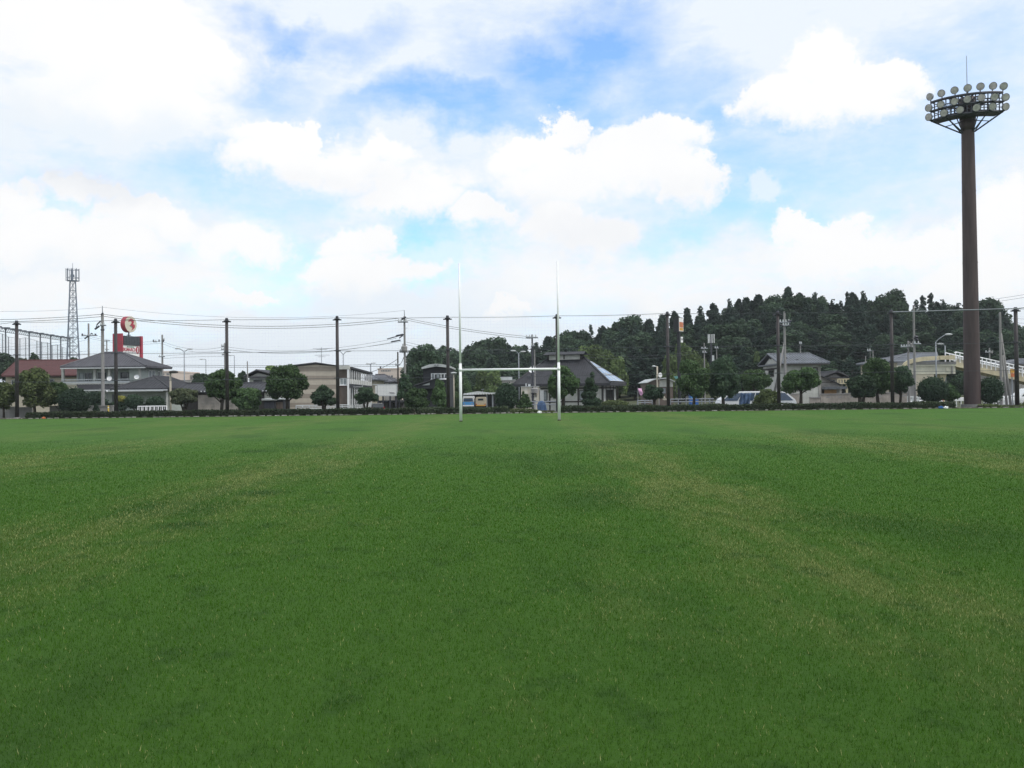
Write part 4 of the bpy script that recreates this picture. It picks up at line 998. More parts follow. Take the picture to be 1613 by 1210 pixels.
# --- stained white kiosk
h=HB(836); Y=80; X=lambda px:h.X(px,Y); Z=lambda py:h.Z(py,Y)
M['stained']=mat('rust_streaked_white_board',(.66,.65,.60),.7,.08,3.0,stretch=(2.2,2.2,.12),dirt=(.42,.36,.27))
o=thing('kiosk','rust-stained white kiosk wall with the number 21 behind the transformer pole','kiosk',(X(835),Y,-.4))
MB().box(X(821),X(849),Y,Y+2.2,-.6,Z(609.4)).build('wall','stained',o); MB().box(X(820.6),X(849.4),Y-.1,Y+2.3,Z(609.3),Z(608.5)).build('roof_edge','roof_white',o)
MB().box(X(850),X(851),Y+.2,Y+2.2,-.6,Z(612)).box(X(851.2),X(856.6),Y+.6,Y+2.2,-.6,Z(615)).build('side_door','car_silver',o)
text_mesh('number_text','21',.62,'black',o,(X(841.5)-o.location.x,-.03,Z(622.6)-o.location.z),.012,.02)
MB().box(X(839),X(843.6),Y-.06,Y-.003,Z(633),Z(630.8)).build('letter_slot','black',o)
MB().box(X(828),X(829.6),Y+.6,Y+1,Z(608.4),Z(604)).box(X(832),X(836),Y+.6,Y+1,Z(608.4),Z(605)).build('roof_vents','pale_steel',o)
# --- big farmhouse, turned
o=thing('farmhouse','large farmhouse with huge dark hipped roof, raised ridge and solar panels on its side','farmhouse',(10,84,0),rz=-R(19.6),local=True)
ze=2.5; zr=5.38; ze0=ze
roof(o,-10.6,0,0,8,ze,zr,-7.8,-3.8,'x','tile_dark',.26,.035,th=.25)
MB().box(-9.6,-1.0,.95,7.1,-.6,ze-.26).build('wall','wall_white',o)
tb=MB()
for x in (-9.6,-8.2,-6.8,-5.2,-3.7,-2.4,-1.14): tb.box(x,x+.14,.90,.948,-.6,ze-.26)
for z_ in (.55,1.95): tb.box(-9.6,-1.0,.885,.9-.002,z_,z_+.13)
for y in (.96,2.2,4.2,5.8,6.95): tb.box(-.998,-.95,y,y+.14,-.6,ze-.26)
for z_ in (.35,1.95): tb.box(-.948,-.93,.95,7.1,z_,z_+.13)
tb.build('timber_frame','timber',o)
for a,b in ((2.5,4.1),(4.5,5.7)): win(o,a,b,.0,1.85,-.995,'timber','glass',3,False,axis='x',sg=1)
MB().box(-.99,-.955,6.1,6.9,-.4,1.9).build('side_door','wall_white',o)
for a,b in ((-8.0,-7.0),(-3.5,-2.6)): win(o,a,b,.75,1.8,.94,'timber','glass_pale',2,False)
rg=MB(); rg.box(-7.6,-4.0,3.5,4.5,zr-.25,zr+.30); rg.build('ridge_house','wall_white',o)
MB().box(-7.68,-7.55,3.42,4.58,zr-.25,zr+.30).box(-5.9,-5.78,3.44,3.495,zr-.2,zr+.30).box(-4.05,-3.92,3.42,4.58,zr-.25,zr+.30).build('ridge_timber','timber',o)
rr=MB(); rib_face(rr,[(-8.1,3.0,zr+.30),(-3.5,3.0,zr+.30),(-3.6,4,zr+.62),(-8.0,4,zr+.62)],.26,.035); rib_face(rr,[(-3.5,5.0,zr+.30),(-8.1,5.0,zr+.30),(-8.0,4,zr+.62),(-3.6,4,zr+.62)],.26,.035); rr.box(-8.1,-3.5,3.02,4.98,zr+.26,zr+.299); rr.build('ridge_roof','tile_dark',o)
# solar panels lie on the hip facing right
def hip(u,v): # u along the eave 0..1, v up the slope 0..1
    e=Vector((0,8*u,ze)); r_=Vector((-3.8,4,zr)); n=Vector((zr-ze,0,3.8)).normalized()
    return e+(Vector((-3.8,0,zr-ze))*v)+n*.09
sp_=MB(); sf=MB()
for v0,v1 in ((.06,.30),(.33,.56),(.59,.80)):
    a=v1/2+.04; u0_,u1_=v0/2+.05,1-v0/2-.05; u2,u3=1-v1/2-.05,v1/2+.05
    nn=max(1,int(4*(1-v0)))
    for k in range(nn):
        l0=u0_+(u1_-u0_)*k/nn+.006; l1=u0_+(u1_-u0_)*(k+1)/nn-.006; t0=u3+(u2-u3)*k/nn+.006; t1=u3+(u2-u3)*(k+1)/nn-.006
        q=[hip(l0,v0),hip(l1,v0),hip(t1,v1),hip(t0,v1)]; sp_.poly(q); sf.path(q+[q[0]],.025,4)
s_=sp_.build('solar_panel','solar',o); sf.build('panel_frame','pale_steel',s_)
MB().box(.15,.35,.2,7.8,-.6,.12).build('plinth','concrete',o)
dish(o,(-8.6,1.0,ze+1.55),.42,(-.15,-1,.5))
# --- small white-gabled house
h=HB(1040); Y=108; X=lambda px:h.X(px,Y); Z=lambda py:h.Z(py,Y)
o=thing('small_house','small house with pale lean roof, white gable and brown lower walls','house',(X(1040),Y,-.3))
rr=MB(); rr.prism([(X(1018),Z(602.3)),(X(1030),Z(596.5)),(X(1049),Z(595)),(X(1062),Z(601)),(X(1062),Z(602.2)),(X(1049),Z(596.6)),(X(1031),Z(598)),(X(1018),Z(603.4))],Y-.6,Y+7); rr.build('roof','roof_white',o)
MB().prism([(X(1021),-.6),(X(1060),-.6),(X(1060),Z(601.5)),(X(1049),Z(597)),(X(1031),Z(598.4)),(X(1021),Z(602.6))],Y,Y+6.4).build('wall','brown_wall',o)
MB().prism([(X(1038.5),Z(609.5)),(X(1059.6),Z(609.5)),(X(1059.6),Z(601.8)),(X(1049),Z(597.2)),(X(1038.5),Z(600))],Y-.06,Y-.003).build('gable','wall_white',o)
win(o,X(1042),X(1048),Z(619),Z(611.5),Y,'grey_steel','glass_pale',2,True); win(o,X(1023),X(1029),Z(617),Z(608),Y,'timber','glass',1,False,'door')
# --- tile-roofed house on the right
h=HB(1255); Y=84; X=lambda px,d=0:h.X(px,Y+d); Z=lambda py,d=0:h.Z(py,Y+d)
x0=27.3; x1=X(1292.5); o=thing('tiled_house','two-storey house with silver-grey tiled gable roof and weathered side wall','house',((x0+x1)/2,Y,-.35))
ze=Z(572,-.6); zr=Z(557.5,2.8); xra=x0-.35
roof(o,xra,x1+.7,Y-.7,Y+6.3,ze,zr,xra,x1-.1,'x','tile_pale',.28,.06,yc=Y+2.8)
MB().prism([(x0,-.8),(x1,-.8),(x1,ze-.18),(x0,ze-.18)],Y,Y+5.6).build('wall','wall_white',o)
gb=MB(); gb.poly([(x0-.01,Y,ze-.17),(x0-.01,Y+5.6,ze-.17),(x0-.01,Y+2.8,zr-.25)]).poly([(x0+.15,Y,ze-.17),(x0+.15,Y+5.6,ze-.17),(x0+.15,Y+2.8,zr-.25)]); gb.build('gable','wall_white',o)
MB().box(x0-.12,x0-.02,Y+2.65,Y+2.95,Z(565.5,2.8),Z(563,2.8)).build('gable_vent','black',o)
MB().box(x0-.06,x0-.003,Y+.02,Y+5.58,ze-.55,ze-.40).box(x0-.06,x0-.003,Y+.02,Y+.17,-.8,ze-.56).build('timber_trim','timber',o)
w_=win(o,Y+2.0,Y+3.6,Z(592,2.5),Z(584,2.5),x0,'timber','glass',2,True,axis='x',sg=-1); MB().box(x0-.7,x0-.003,Y+1.8,Y+3.8,Z(583,2.5),Z(582,2.5)).build('awning','timber',o)
win(o,X(1281),X(1288),Z(592),Z(579),Y,'timber','glass_pale',1,False,t=.1); win(o,X(1236),X(1252),Z(606),Z(592),Y,'timber','glass',3,False)
win(o,X(1262),X(1276),Z(592),Z(579),Y,'timber','glass',2,False)
MB().box(x1-.22,x1+.02,Y-.05,Y-.003,-.8,ze-.18).build('corner_post','wall_grey',o)
MB().box(xra+.2,x1+.6,Y-.8,Y-.705,ze-.2,ze-.08).build('gutter','timber',o)
MB().box(X(1237,1),X(1240,1),Y+.9,Y+1.6,Z(565,1),Z(563,1)).box(X(1250,1),X(1256,1),Y+.4,Y+1.2,Z(568,.8),Z(566.4,.8)).build('roof_light','black',o)
# --- smaller houses right of it
o=simple_house('small gabled house with yellowish balcony behind the tan-boarded porch',1296,1337,594,None,None,585,95,8,'wall_grey','tile_dark',[(1310,1318,598,604,2)],axis='y',yc=1319)
h=HB(1326); Yb=94.2; b=MB(); xa,xb=h.X(1315,Yb),h.X(1337,Yb)
b.box(xa,xb,Yb-.9,Yb+1.3,h.Z(605,Yb),h.Z(603.6,Yb)).box(xa,xb,Yb-.9,Yb-.82,h.Z(598,Yb),h.Z(596.6,Yb))
for k in range(6): c=xa+(xb-xa)*k/5; b.box(c-.06,c+.06,Yb-.9,Yb-.78,h.Z(603.5,Yb),h.Z(598,Yb))
b.box(xa+1.0,xa+1.2,Yb-.7,Yb-.5,-.5,h.Z(605,Yb)); b.build('balcony','yellow_paint',o)
h=HB(1308); Y=87; X=lambda px:h.X(px,Y); Z=lambda py:h.Z(py,Y)
o=thing('porch_house','low grey lean-to house with a tan boarded opening','house',(X(1308),Y,-.35))
MB().prism([(X(1293.5),-.8),(X(1322),-.8),(X(1322),Z(606.5)),(X(1293.5),Z(593.5))],Y,Y+4).build('wall','wall_grey',o)
MB().prism([(X(1293.2),Z(593.4)),(X(1323.5),Z(607.3)),(X(1323.5),Z(606)),(X(1293.2),Z(591.8))],Y-.4,Y+4.3).build('roof','tile_dark',o)
MB().prism([(X(1293.5),Z(613)),(X(1328),Z(613)),(X(1327),Z(609.3)),(X(1295),Z(609.3))],Y-1.1,Y-.003).build('awning','tile_pale',o)
MB().box(X(1298),X(1317),Y-.08,Y-.003,Z(622.5),Z(614)).build('board','orange_board',o); MB().box(X(1293.8),X(1297.5),Y-.06,Y-.003,-.8,Z(613.2)).build('post','timber',o); MB().box(X(1321),X(1322.4),Y-.9,Y-.75,-.8,Z(613.2)).build('post','timber',o)
MB().box(X(1294),X(1318),Y-.05,Y-.003,Z(602.6),Z(601.8)).build('wall_batten','timber',o)
simple_house('wide hall with curved-looking grey tiled roof behind the yellow footbridge',1402,1480,569,1430,1476,556.5,112,11,'wall_cream','tile_pale',[(1420,1428,572,580,2),(1450,1458,572,580,2)])
simple_house('house with grey roof at the far right edge beyond the footbridge',1586,1660,572,1606,1640,565.5,120,10,'wall_grey','tile_pale',[(1600,1610,575,584,2)])
block('brownish low building under the footbridge stair at the right edge',1597,1660,598,118,6,'wall_grey',[])
# --- concrete block walls
def block_wall(label,segs,Y,th=.15,m='concrete_beige',cap=True,vents=True):
    h=HB((segs[0][0]+segs[-1][1])/2); o=thing('block_wall',label,'wall',(h.X(h.cx,Y),Y,gz(h.X(h.cx,Y),Y)))
    w=MB(); c=MB(); v=MB()
    for a,b,top in segs:
        x0,x1=P(a,630,Y).x,P(b,630,Y).x; z=P((a+b)/2,top,Y).z; w.box(x0,x1-.01,Y,Y+th,gz(x0,Y)-.4,z)
        c.box(x0-.03,x1+.02,Y-.05,Y+th+.05,z+.003,z+.09)
        k=x0+.5
        while vents and k<x1-.4: v.box(k,k+.35,Y-.012,Y-.002,z-.32,z-.20); k+=1.15
    w.build('wall',m,o)
    if cap: c.build('coping','concrete',o)
    if vents: v.build('vent_blocks','concrete',o)
    return o
block_wall('pale concrete block wall between the tile-roofed house and the yellow footbridge',[(1293,1331,621.5),(1331,1375,620.5),(1375,1429,619.5)],78)
block_wall('short concrete wall before the tile-roofed house, left of its gate',[(1240,1259,621.5)],78,vents=False)
block_wall('low wall piece right of the gate of the tile-roofed house',[(1276,1292.5,627)],78,vents=False)
block_wall('stained grey block wall at the far left behind the leafy shrub',[(-40,22,642.5),(22,50,643),(78,100,641)],70.5,m='concrete',vents=False)
block_wall('short grey wall piece behind the concrete power pole',[(137,178,640.5)],71.5,m='concrete',vents=False)
# ------------------------------------------------------------------ power poles
def insul(mb,p): mb.tube(p,(p[0],p[1],p[2]+.22),.07,.05,8)
def power_pole(label,px,top,Y,w=4.5,arms=(),trafo=None,m='concrete',name='power_pole',struts=(),bits=(),mast=None):
    h=HB(px); x=P(px,600,Y).x; zg=gz(x,Y); o=thing(name,label,'power pole' if name=='power_pole' else 'pole',(x,Y,zg)); k=Y/F
    zt=h.Z(top,Y); r=w*k/2; sh_=MB().tube((x,Y,zg-.3),(x,Y,zt),r*1.12,r*.78,12).tube((x,Y,zt),(x,Y,zt+.06),r*.8,r*.5,12)
    if mast: MB().tube((x,Y,zt-.5),(x,Y,h.Z(mast,Y)),.055,.03,8).build('top_mast','grey_steel',o)
    for a,b,py in arms:
        z=h.Z(py,Y); c=MB(); c.bar((x+a*k,Y-r-.05,z),(x+b*k,Y-r-.05,z),.10); c.build('crossarm','grey_steel',o)
        i=MB(); n=max(2,int(abs(b-a)/4))
        for q in range(n): insul(i,(x+(a+(b-a)*(q+.3)/n)*k,Y-r-.05,z+.05))
        i.build('insulators','pale_steel',o)
    if trafo:
        for py0,py1,dx,rr in trafo:
            z0,z1=h.Z(py1,Y),h.Z(py0,Y); xx=x+dx*k
            MB().tube((xx,Y-r-.25,z0),(xx,Y-r-.25,z1-.1),rr*.92,rr,14).tube((xx,Y-r-.25,z1-.1),(xx,Y-r-.25,z1),rr,rr*.5,14).tube((xx-.12,Y-r-.25,z1),(xx-.12,Y-r-.25,z1+.18),.05,n=6).tube((xx+.12,Y-r-.25,z1),(xx+.12,Y-r-.25,z1+.18),.05,n=6).bar((x,Y-r*.5,z1-.2),(xx,Y-r-.2,z1-.2),.08).build('transformer','concrete',o)
    for (dx0,py0,dx1,py1) in struts:
        a=Vector((x+dx0*k,Y,h.Z(py0,Y))); b=Vector((x+dx1*k,Y+.4,gz(x,Y)-.3 if py1>630 else h.Z(py1,Y))); MB().tube(b,a,r*1.0,r*.75,10).build('brace_pole',m,o,True)
    for (dx0,py0,dx1,py1,t) in bits:
        MB().bar((x+dx0*k,Y-r-.08,h.Z(py0,Y)),(x+dx1*k,Y-r-.08,h.Z(py1,Y)),t).build('fitting','dark_steel',o)
    z=zg+2.5; s=1
    while z<zt-1 and Y<95: sh_.bar((x,Y-r*.5,z),(x+s*(r+.16),Y-r*.5,z),.022); z+=.8; s=-s
    sh_.build('shaft',m,o)
    return o
power_pole('tall concrete power pole in front of the balcony house',162,494,76,5.2,[(-2,7,513)],None,mast=482,bits=[(-7,512,-1,506,.10),(-10,519,-3,514,.12),(-6,510.5,-9,518,.06),(0,497,3,493,.1),(-1,520,5,520,.08)])
power_pole('slimmer concrete power pole between the lattice tower and the tall concrete pole',140,510,120,3.2,[(-10,15,529)],bits=[(-5,534,0,530,.14),(-8,528,-9,526,.2),(6,527,6,525,.2),(12,528,12,526,.2)])
power_pole('far small power pole seen just left of the crimson store sign',168.5,536,170,2.2,[(-3,6,537),(-2,4,551)])
power_pole('concrete power pole right of the store sign, behind the hip roof of the balcony house',256,528,112,3.2,[(-13,-7,538.5),(3,4.5,536),(-5,5,562)],bits=[(-13,535,-13,539,.1),(-4,535,-4,539,.12),(3,535,3,539,.12)])
power_pole('power pole half hidden behind the net pole at the round green tree',354.6,541,104,3,[(-5,0,545.5),(-5,0,551),(-4,0,559)])
power_pole('short bare concrete pole left of the white gabled house',390,570,86,2.2,[],name='pole')
power_pole('tall concrete power pole with a grey transformer above the loose airy tree',638,499,80,3.8,[(-10,6,507.5),(-8,7,554.5)],[(545,554,0,.30)],mast=489,bits=[(-13,529,-2,527,.10),(-27,534,-4,528,.07),(-21,538.5,-6,536,.09),(-8,533,-1,527,.08),(-4,503,3,500,.12)])
power_pole('smaller power pole just left of the tall transformer pole',627,555,102,2.8,[(-4,4,575)],m='bark')
power_pole('dark power pole with low round transformer between the goal posts',839,528,80,3.2,[(-10,9,532),(-2,4,545)],[(611,619,3,.36)],m='dark_steel')
power_pole('pale thin pole standing close beside the dark transformer pole',842.5,552,80.6,2.6,[],m='concrete',name='pole')
power_pole('braced concrete power pole leaning over the tile-roofed house roof',1237,492,80,4.2,[(-9,9,508),(-4,8,513)],struts=[(0,539,-22,640)],bits=[(0,490,0,493,.05),(-9,511,-3,514,.12),(4,506,10,506,.12),(5,513,8,511,.1)])
power_pole('small far power pole with two crossarms against the dark wood',1110,541,118,2.3,[(-5.5,5,549),(-3.5,4,555.5)])
power_pole('thin pole with a short flat head against the dark wood, right of the antenna mast',1129.5,549,110,1.7,[(-3.5,3,548.5)],name='pole')
power_pole('thin pole rising behind the silver tiled roof',1261.5,543,100,2.0,[(-2,2.2,541.7)],name='pole')
power_pole('thin pole above the tallest tree at the concrete wall',1375.8,553,100,1.8,[],name='pole')
power_pole('short thin pole left of the tallest tree at the concrete wall',1364,562,98,1.8,[],name='pole')
power_pole('tall pale concrete pole in front of the yellow footbridge',1441,484,75,3.8,[(-2,9,542)],None,m='concrete',bits=[(0,531,4,531,.18),(1,534,4,536,.16),(-2,533,0,533,.1),(-3,482.5,2,481.5,.08)])
power_pole('power pole with wide crossarm left of the tall pale pole at the footbridge',1431.5,538,83,3.6,[(-13,7,546.5)],[(541,547,2,.14)],m='concrete',bits=[(-4,549,-1,556,.05)])
power_pole('concrete power pole with leaning brace poles in front of the footbridge stair',1577,493,75,4.0,[],None,struts=[(1,525,20,645),(3,560,13,640)])
power_pole('far power pole above the footbridge stair right of the floodlight tower',1559.5,549,112,2.4,[(-8,2,555)],[(554,557,1,.16)])
o=power_pole('slim aerial pole with crossed rods above the tree at the concrete wall',1371.3,549,100,1.0,[(-5,1.5,553)],name='pole')
# cellular mast with four white panels
h=HB(1122); Y=120; x=h.X(1121,Y); o=thing('antenna_mast','slim mast with four white panel antennas against the dark wood','antenna mast',(x,Y,gz(x,Y)))
MB().tube((x,Y,gz(x,Y)-.2),(x,Y,h.Z(530,Y)),.13,.10,10).build('shaft','dark_steel',o); MB().bar((x-.45,Y,h.Z(534,Y)),(x+.45,Y,h.Z(534,Y)),.06).build('bracket','dark_steel',o)
for d in (-.44,-.22,.10,.40): MB().box(x+d-.045,x+d+.045,Y-.2,Y-.1,h.Z(540.5,Y),h.Z(526.5,Y)).build('panel_antenna','white_paint',o)
MB().box(x+.05,x+.35,Y-.3,Y-.12,h.Z(569,Y),h.Z(560,Y)).box(x+.2,x+.32,Y-.3,Y-.2,h.Z(575,Y),h.Z(569.2,Y)).build('equipment_box','pale_steel',o)
# ------------------------------------------------------------------ power lines
def span(label,a,b,Ya,Yb,sag,n=1,gap=3,r=.02,group=None):
    A=P(*a,Ya); B=P(*b,Yb); k=(Ya+Yb)/2/F
    for j in range(n):
        mb=MB()
        pts=[]
        for i in range(25):
            u=i/24; q=A*(1-u)+B*u; q.z-=sag*k*4*u*(1-u)+j*gap*k; q.y+=j*.3; pts.append(q)
        mb.path(pts,r,5)
        o=mb.build('power_line','wire'); tag(o,('one of the '+label) if n>1 else label,'power line',label if n>1 else None)
span('thick paired cables from the left edge to the tall concrete pole',(-30,504),(162,495),74,76,2,2,3,.022)
span('long paired cables from the tall concrete pole to the transformer pole',(162,495),(638,500),76,80,16.5,2,3,.022)
span('paired cables descending from the transformer pole to between the goal posts',(638,501),(839,531),80,80,3,2,2.6,.018)
span('faint top wire from the left edge to the mast of the tall concrete pole',(-30,490),(162,484),74,76,3,1,3,.009)
span('faint top wire from the tall concrete pole to the tall transformer pole',(162,484),(638,489),76,80,14,1,3,.009)
span('wires passing behind the store sign at crossarm height',(140,530),(256,537),120,112,5,2,3,.016)
span('upper wires sagging from the sign to the half-hidden pole',(256,538),(354,546),112,104,8,2,4,.016)
span('low thin wires from the sign to the half-hidden pole',(256,561),(354,557),112,104,-1,2,4,.016)
span('thin wires from the half-hidden pole to the transformer arms',(354,546),(624,533),104,80,12,2,4,.014)
span('lower wires from the half-hidden pole to the transformer pole',(354,551),(632,538),104,80,10,1,4,.014)
span('heavy cables low over the roofs from the balcony house',(256,575),(627,574),108,102,1.5,2,2.6,.024)
span('black service cable drooping from the small pole behind the apartment block',(626,566),(576,588),102,106,3,1,2,.03)
span('service cables looping from the small pole to the transformer pole',(628,574),(638,556),102,80,5,1,2,.03)
span('thin wires leaving the transformer pole towards the goal',(640,539),(839,546),80,80,10,2,4,.012)
span('thin wires before the wood from goal to antenna mast',(842,548),(1110,550),80,118,12,2,4,.014)
span('thin wires before the wood from small pole to braced pole',(1112,550),(1237,510),118,80,8,2,4,.012)
span('three wires across the dark wood right of the braced pole',(1240,510),(1424,546),80,83,9,3,4,.012)
span('lower wires across the dark wood towards the footbridge',(1239,540),(1432,560),80,83,4,2,4,.012)
span('wires passing from the footbridge poles behind the floodlight tower',(1436,546),(1577,520),83,75,4,2,4,.012)
span('cables at upper right leaving above the last net pole',(1568,471),(1660,455),90,90,1,2,4.4,.016)
span('wires between the rightmost braced pole and the right edge',(1578,500),(1660,504),75,76,1,3,6,.012)
span('upper wires crossing the lattice tower from the left edge',(-30,548),(138,531),118,120,4,2,4,.014)
span('lower wires crossing the lattice tower from the left edge',(-30,561),(138,553),118,120,2,2,5,.014)
# ------------------------------------------------------------------ street lamps
def street_lamp(label,px,top,bot,Y,arms,w=1.6,m='grey_steel'):
    h=HB(px); x=P(px,600,Y).x; k=Y/F; zg=gz(x,Y); o=thing('street_lamp',label,'street lamp',(x,Y,zg))
    zj=h.Z(top,Y); MB().tube((x,Y,zg-.2),(x,Y,zj),w*k*.7,w*k*.45,8).build('shaft',m,o,True)
    for dx,dy in arms:
        pts=[]; 
        for i in range(9):
            u=i/8; pts.append((x+dx*k*math.sin(u*math.pi/2)**.9*(u**.3 if u else 0),Y,zj+dy*k*math.sin(u*math.pi/2)))
        MB().path(pts,w*k*.32,6).build('arm',m,o)
        e=pts[-1]; s=1 if dx>0 else -1; MB().ell((e[0]+s*.25,Y,e[2]),.42,.16,.11,10,6).build('lamp_head','pale_steel',o)
    return o
street_lamp('tall double-armed street lamp between the balcony house and the round green tree',290.5,555,606,122,[(-8,6),(7,5)])
street_lamp('thin far single-armed street lamp left of the round green tree',324.5,566.5,600,165,[(-5,.5)],1.2)
street_lamp('thin far single-armed street lamp just right of the half-hidden power pole',369.5,560.3,600,165,[(-5,.5)],1.2)
street_lamp('double-armed street lamp rising behind the apartment block',541,559,600,134,[(-6,6),(6,5.5)])
street_lamp('double-armed street lamp between the goal posts',817.5,557.5,600,122,[(-6,5),(4.5,3.5)])
street_lamp('big curved single-armed street lamp above the yellow footbridge',1475,539,600,90,[(17,12)],1.9)
street_lamp('small curved street lamp behind the yellow footbridge landing',1489.5,545,600,100,[(-4,3.2)],1.8)
street_lamp('short light pole with two small arms near the goal, behind the store street',584,574,600,150,[(-2,1),(3,2)],2.0)
def park_lamp(label,px,top,Y,kind,w=3):
    h=HB(px); x=P(px,610,Y).x; k=Y/F; zg=gz(x,Y); zt=h.Z(top,Y); o=thing('park_lamp',label,'park lamp',(x,Y,zg))
    MB().tube((x,Y,zg-.1),(x,Y,zt),w*k*.55,w*k*.45,12).tube((x,Y,zg-.05),(x,Y,zg+.5),w*k*.75,w*k*.7,12).build('shaft','beige_post',o,True)
    if kind=='mushroom': MB().ell((x+.28,Y,zt),.40,.34,.16,16,8,z0=-.35).build('lamp_head','timber',o); MB().tube((x+.3,Y,zt-.1),(x+.3,Y,zt-.02),.22,n=14).build('lens','glass_pale',o)
    elif kind=='flat': MB().tube((x,Y,zt-.02),(x,Y,zt+.10),.18,.30,14).tube((x,Y,zt+.10),(x,Y,zt+.16),.30,.12,14).build('lamp_head','pale_steel',o)
    else:
        MB().bar((x,Y,zt-.05),(x-.25,Y,zt+.02),.05).ell((x-.30,Y,zt+.0),.17,.12,.08,12,6).build('lamp_head','pale_steel',o)
        MB().tube((x+.2,Y-.16,zt-.80),(x+.24,Y-.22,zt-.80),.20,.23,18).build('mirror','white_paint',o); MB().bar((x,Y,zt-.8),(x+.2,Y-.1,zt-.8),.04).tube((x+.2,Y-.1,zt-1.6),(x+.2,Y-.1,zt-.9),.025,n=6).build('mirror_bracket','beige_post',o)
    return o
park_lamp('beige park lamp with a dark mushroom head beside the balcony house annex',268.5,586.5,73,'mushroom',3.2)
park_lamp('thin beige park lamp with a small flat head left of the left goal post',715,589,74,'flat',2.0)
park_lamp('beige park lamp with a round white traffic mirror before the small white-gabled house',1035.5,577,74,'mirror',3.0)
# ------------------------------------------------------------------ lattice tower and driving range
h=HB(115); Y=240; x=P(115,520,Y).x; o=thing('lattice_tower','slender blue-grey steel lattice tower with a ring of antennas at its top','lattice tower',(x,Y,-1))
zt=h.Z(443,Y); z0=-1.0; W=lambda z: 2.75+(.82-2.75)*((z-z0)/(zt-z0))**.80
M['tower_blue']=mat('blue_grey_galvanised_steel',(.17,.20,.25),.6,.12)
def corners(z): w_=W(z); a=R(24); return [Vector((x+w_*1.2*math.cos(a+math.pi/4+k*math.pi/2),Y+w_*1.2*math.sin(a+math.pi/4+k*math.pi/2),z)) for k in range(4)]
lv=[z0]; 
while lv[-1]<zt-1.0: lv.append(min(zt,lv[-1]+1.35+ .9*W(lv[-1])*.8))
lv[-1]=zt
for k in range(4):
    mb=MB()
    for a,b in zip(lv,lv[1:]): mb.bar(corners(a)[k],corners(b)[k],.20)
    mb.build('leg','tower_blue',o)
mb=MB()
for a,b in zip(lv,lv[1:]):
    ca,cb2=corners(a),corners(b)
    for k in range(4): mb.bar(cb2[k],cb2[(k+1)%4],.09); mb.bar(ca[k],cb2[(k+1)%4],.09); mb.bar(ca[(k+1)%4],cb2[k],.09)
mb.build('bracing','tower_blue',o)
lad=MB(); lad.bar((x-.2,Y,0),(x-.1,Y,zt),.08).bar((x+.25,Y,0),(x+.15,Y,zt),.08).build('ladder','tower_blue',o)
z1=h.Z(425,Y)
mb=MB()
for z in (zt+.1,zt+1.0,z1):
    for k in range(16): mb.bar((x+1.5*math.cos(k*.3927),Y+1.5*math.sin(k*.3927),z),(x+1.5*math.cos((k+1)*.3927),Y+1.5*math.sin((k+1)*.3927),z),.11)
for k in range(4): mb.bar((x+.8*math.cos(k*1.571+.4),Y+.8*math.sin(k*1.571+.4),zt),(x+.8*math.cos(k*1.571+.4),Y+.8*math.sin(k*1.571+.4),z1),.13)
for k in range(8): mb.bar((x,Y,zt+.1),(x+1.5*math.cos(k*.785),Y+1.5*math.sin(k*.785),zt+.1),.09)
mb.build('platform','tower_blue',o)
for k in range(9):
    a=k*.698+.2; MB().tube((x+1.72*math.cos(a),Y+1.72*math.sin(a),zt+.0),(x+1.72*math.cos(a),Y+1.72*math.sin(a),z1+.3),.10,n=8).build('antenna','tower_blue',o)
MB().tube((x,Y,zt),(x,Y,h.Z(414.5,Y)),.09,.05,8).build('top_mast','tower_blue',o); MB().box(x-.4,x+.4,Y-.5,Y+.2,zt+1.2,zt+1.9).build('equipment_box','tower_blue',o)
# driving range: front row of posts under a truss, nets behind
pts=[(-14,514,175),(8.8,518,181),(27.5,521,187.5),(45.9,524,193),(63.4,526.5,199),(79.8,529,205),(95.6,531.5,211),(110,533.5,217)]
o=thing('lattice_truss','row of thin posts under a lattice truss with lamp caps, far left','truss',(P(64,600,199).x,199,-1))
tp=[]
M['range_steel']=mat('grey_blue_range_steel',(.11,.125,.15),.6,.1)
for px,py,Yp in pts:
    q=P(px,py,Yp); tp.append(q); MB().tube((q.x,q.y,-1),(q.x,q.y,q.z),.17,.15,8).build('post','range_steel',o); MB().box(q.x-.8,q.x+.8,q.y-.4,q.y+.4,q.z+.02,q.z+.32).build('lamp_cap','range_steel',o)
mb=MB()
for a,b in zip(tp,tp[1:]):
    d=Vector((0,0,-.75)); mb.bar(a,b,.09); mb.bar(a+d,b+d,.09)
    for k in range(6): p_=a.lerp(b,k/6); q_=a.lerp(b,(k+.5)/6); r_=a.lerp(b,(k+1)/6); mb.bar(p_+d,q_,.06); mb.bar(q_,r_+d,.06)
    c=a.lerp(b,.5); mb.box(c.x-.6,c.x+.6,c.y-.3,c.y+.3,c.z+.05,c.z+.3)
mb.build('truss','range_steel',o)
bp=[(-12,524,255),(4,526,262),(13.6,531,268),(31.2,533.5,276),(40.5,532,282),(58,537,292),(65.7,539,298),(75,540,304),(82,544,310),(90.5,543,316),(98,547,322),(106,549,328)]
o=thing('practice_net','far grey practice net on many thin posts behind the lattice truss','net',(P(58,600,292).x,292,-1))
mb=MB(); nm=MB(); q0=None
for px,py,Yp in bp:
    q=P(px,py,Yp); MB().tube((q.x,q.y,-1),(q.x,q.y,q.z),.15,.12,6).build('post','range_steel',o)
    if q0 is not None:
        for k in range(13):
            f=k/12; a=Vector((q0.x,q0.y,-1+(q0.z+1)*f)); b=Vector((q.x,q.y,-1+(q.z+1)*f)); nm.bar(a,b,.028 if k<12 else .07)
        for k in range(8):
            u=k/8; a=q0.lerp(q,u); nm.bar((a.x,a.y,-1),a,.028)
    q0=q
nm.build('netting','range_steel',o)
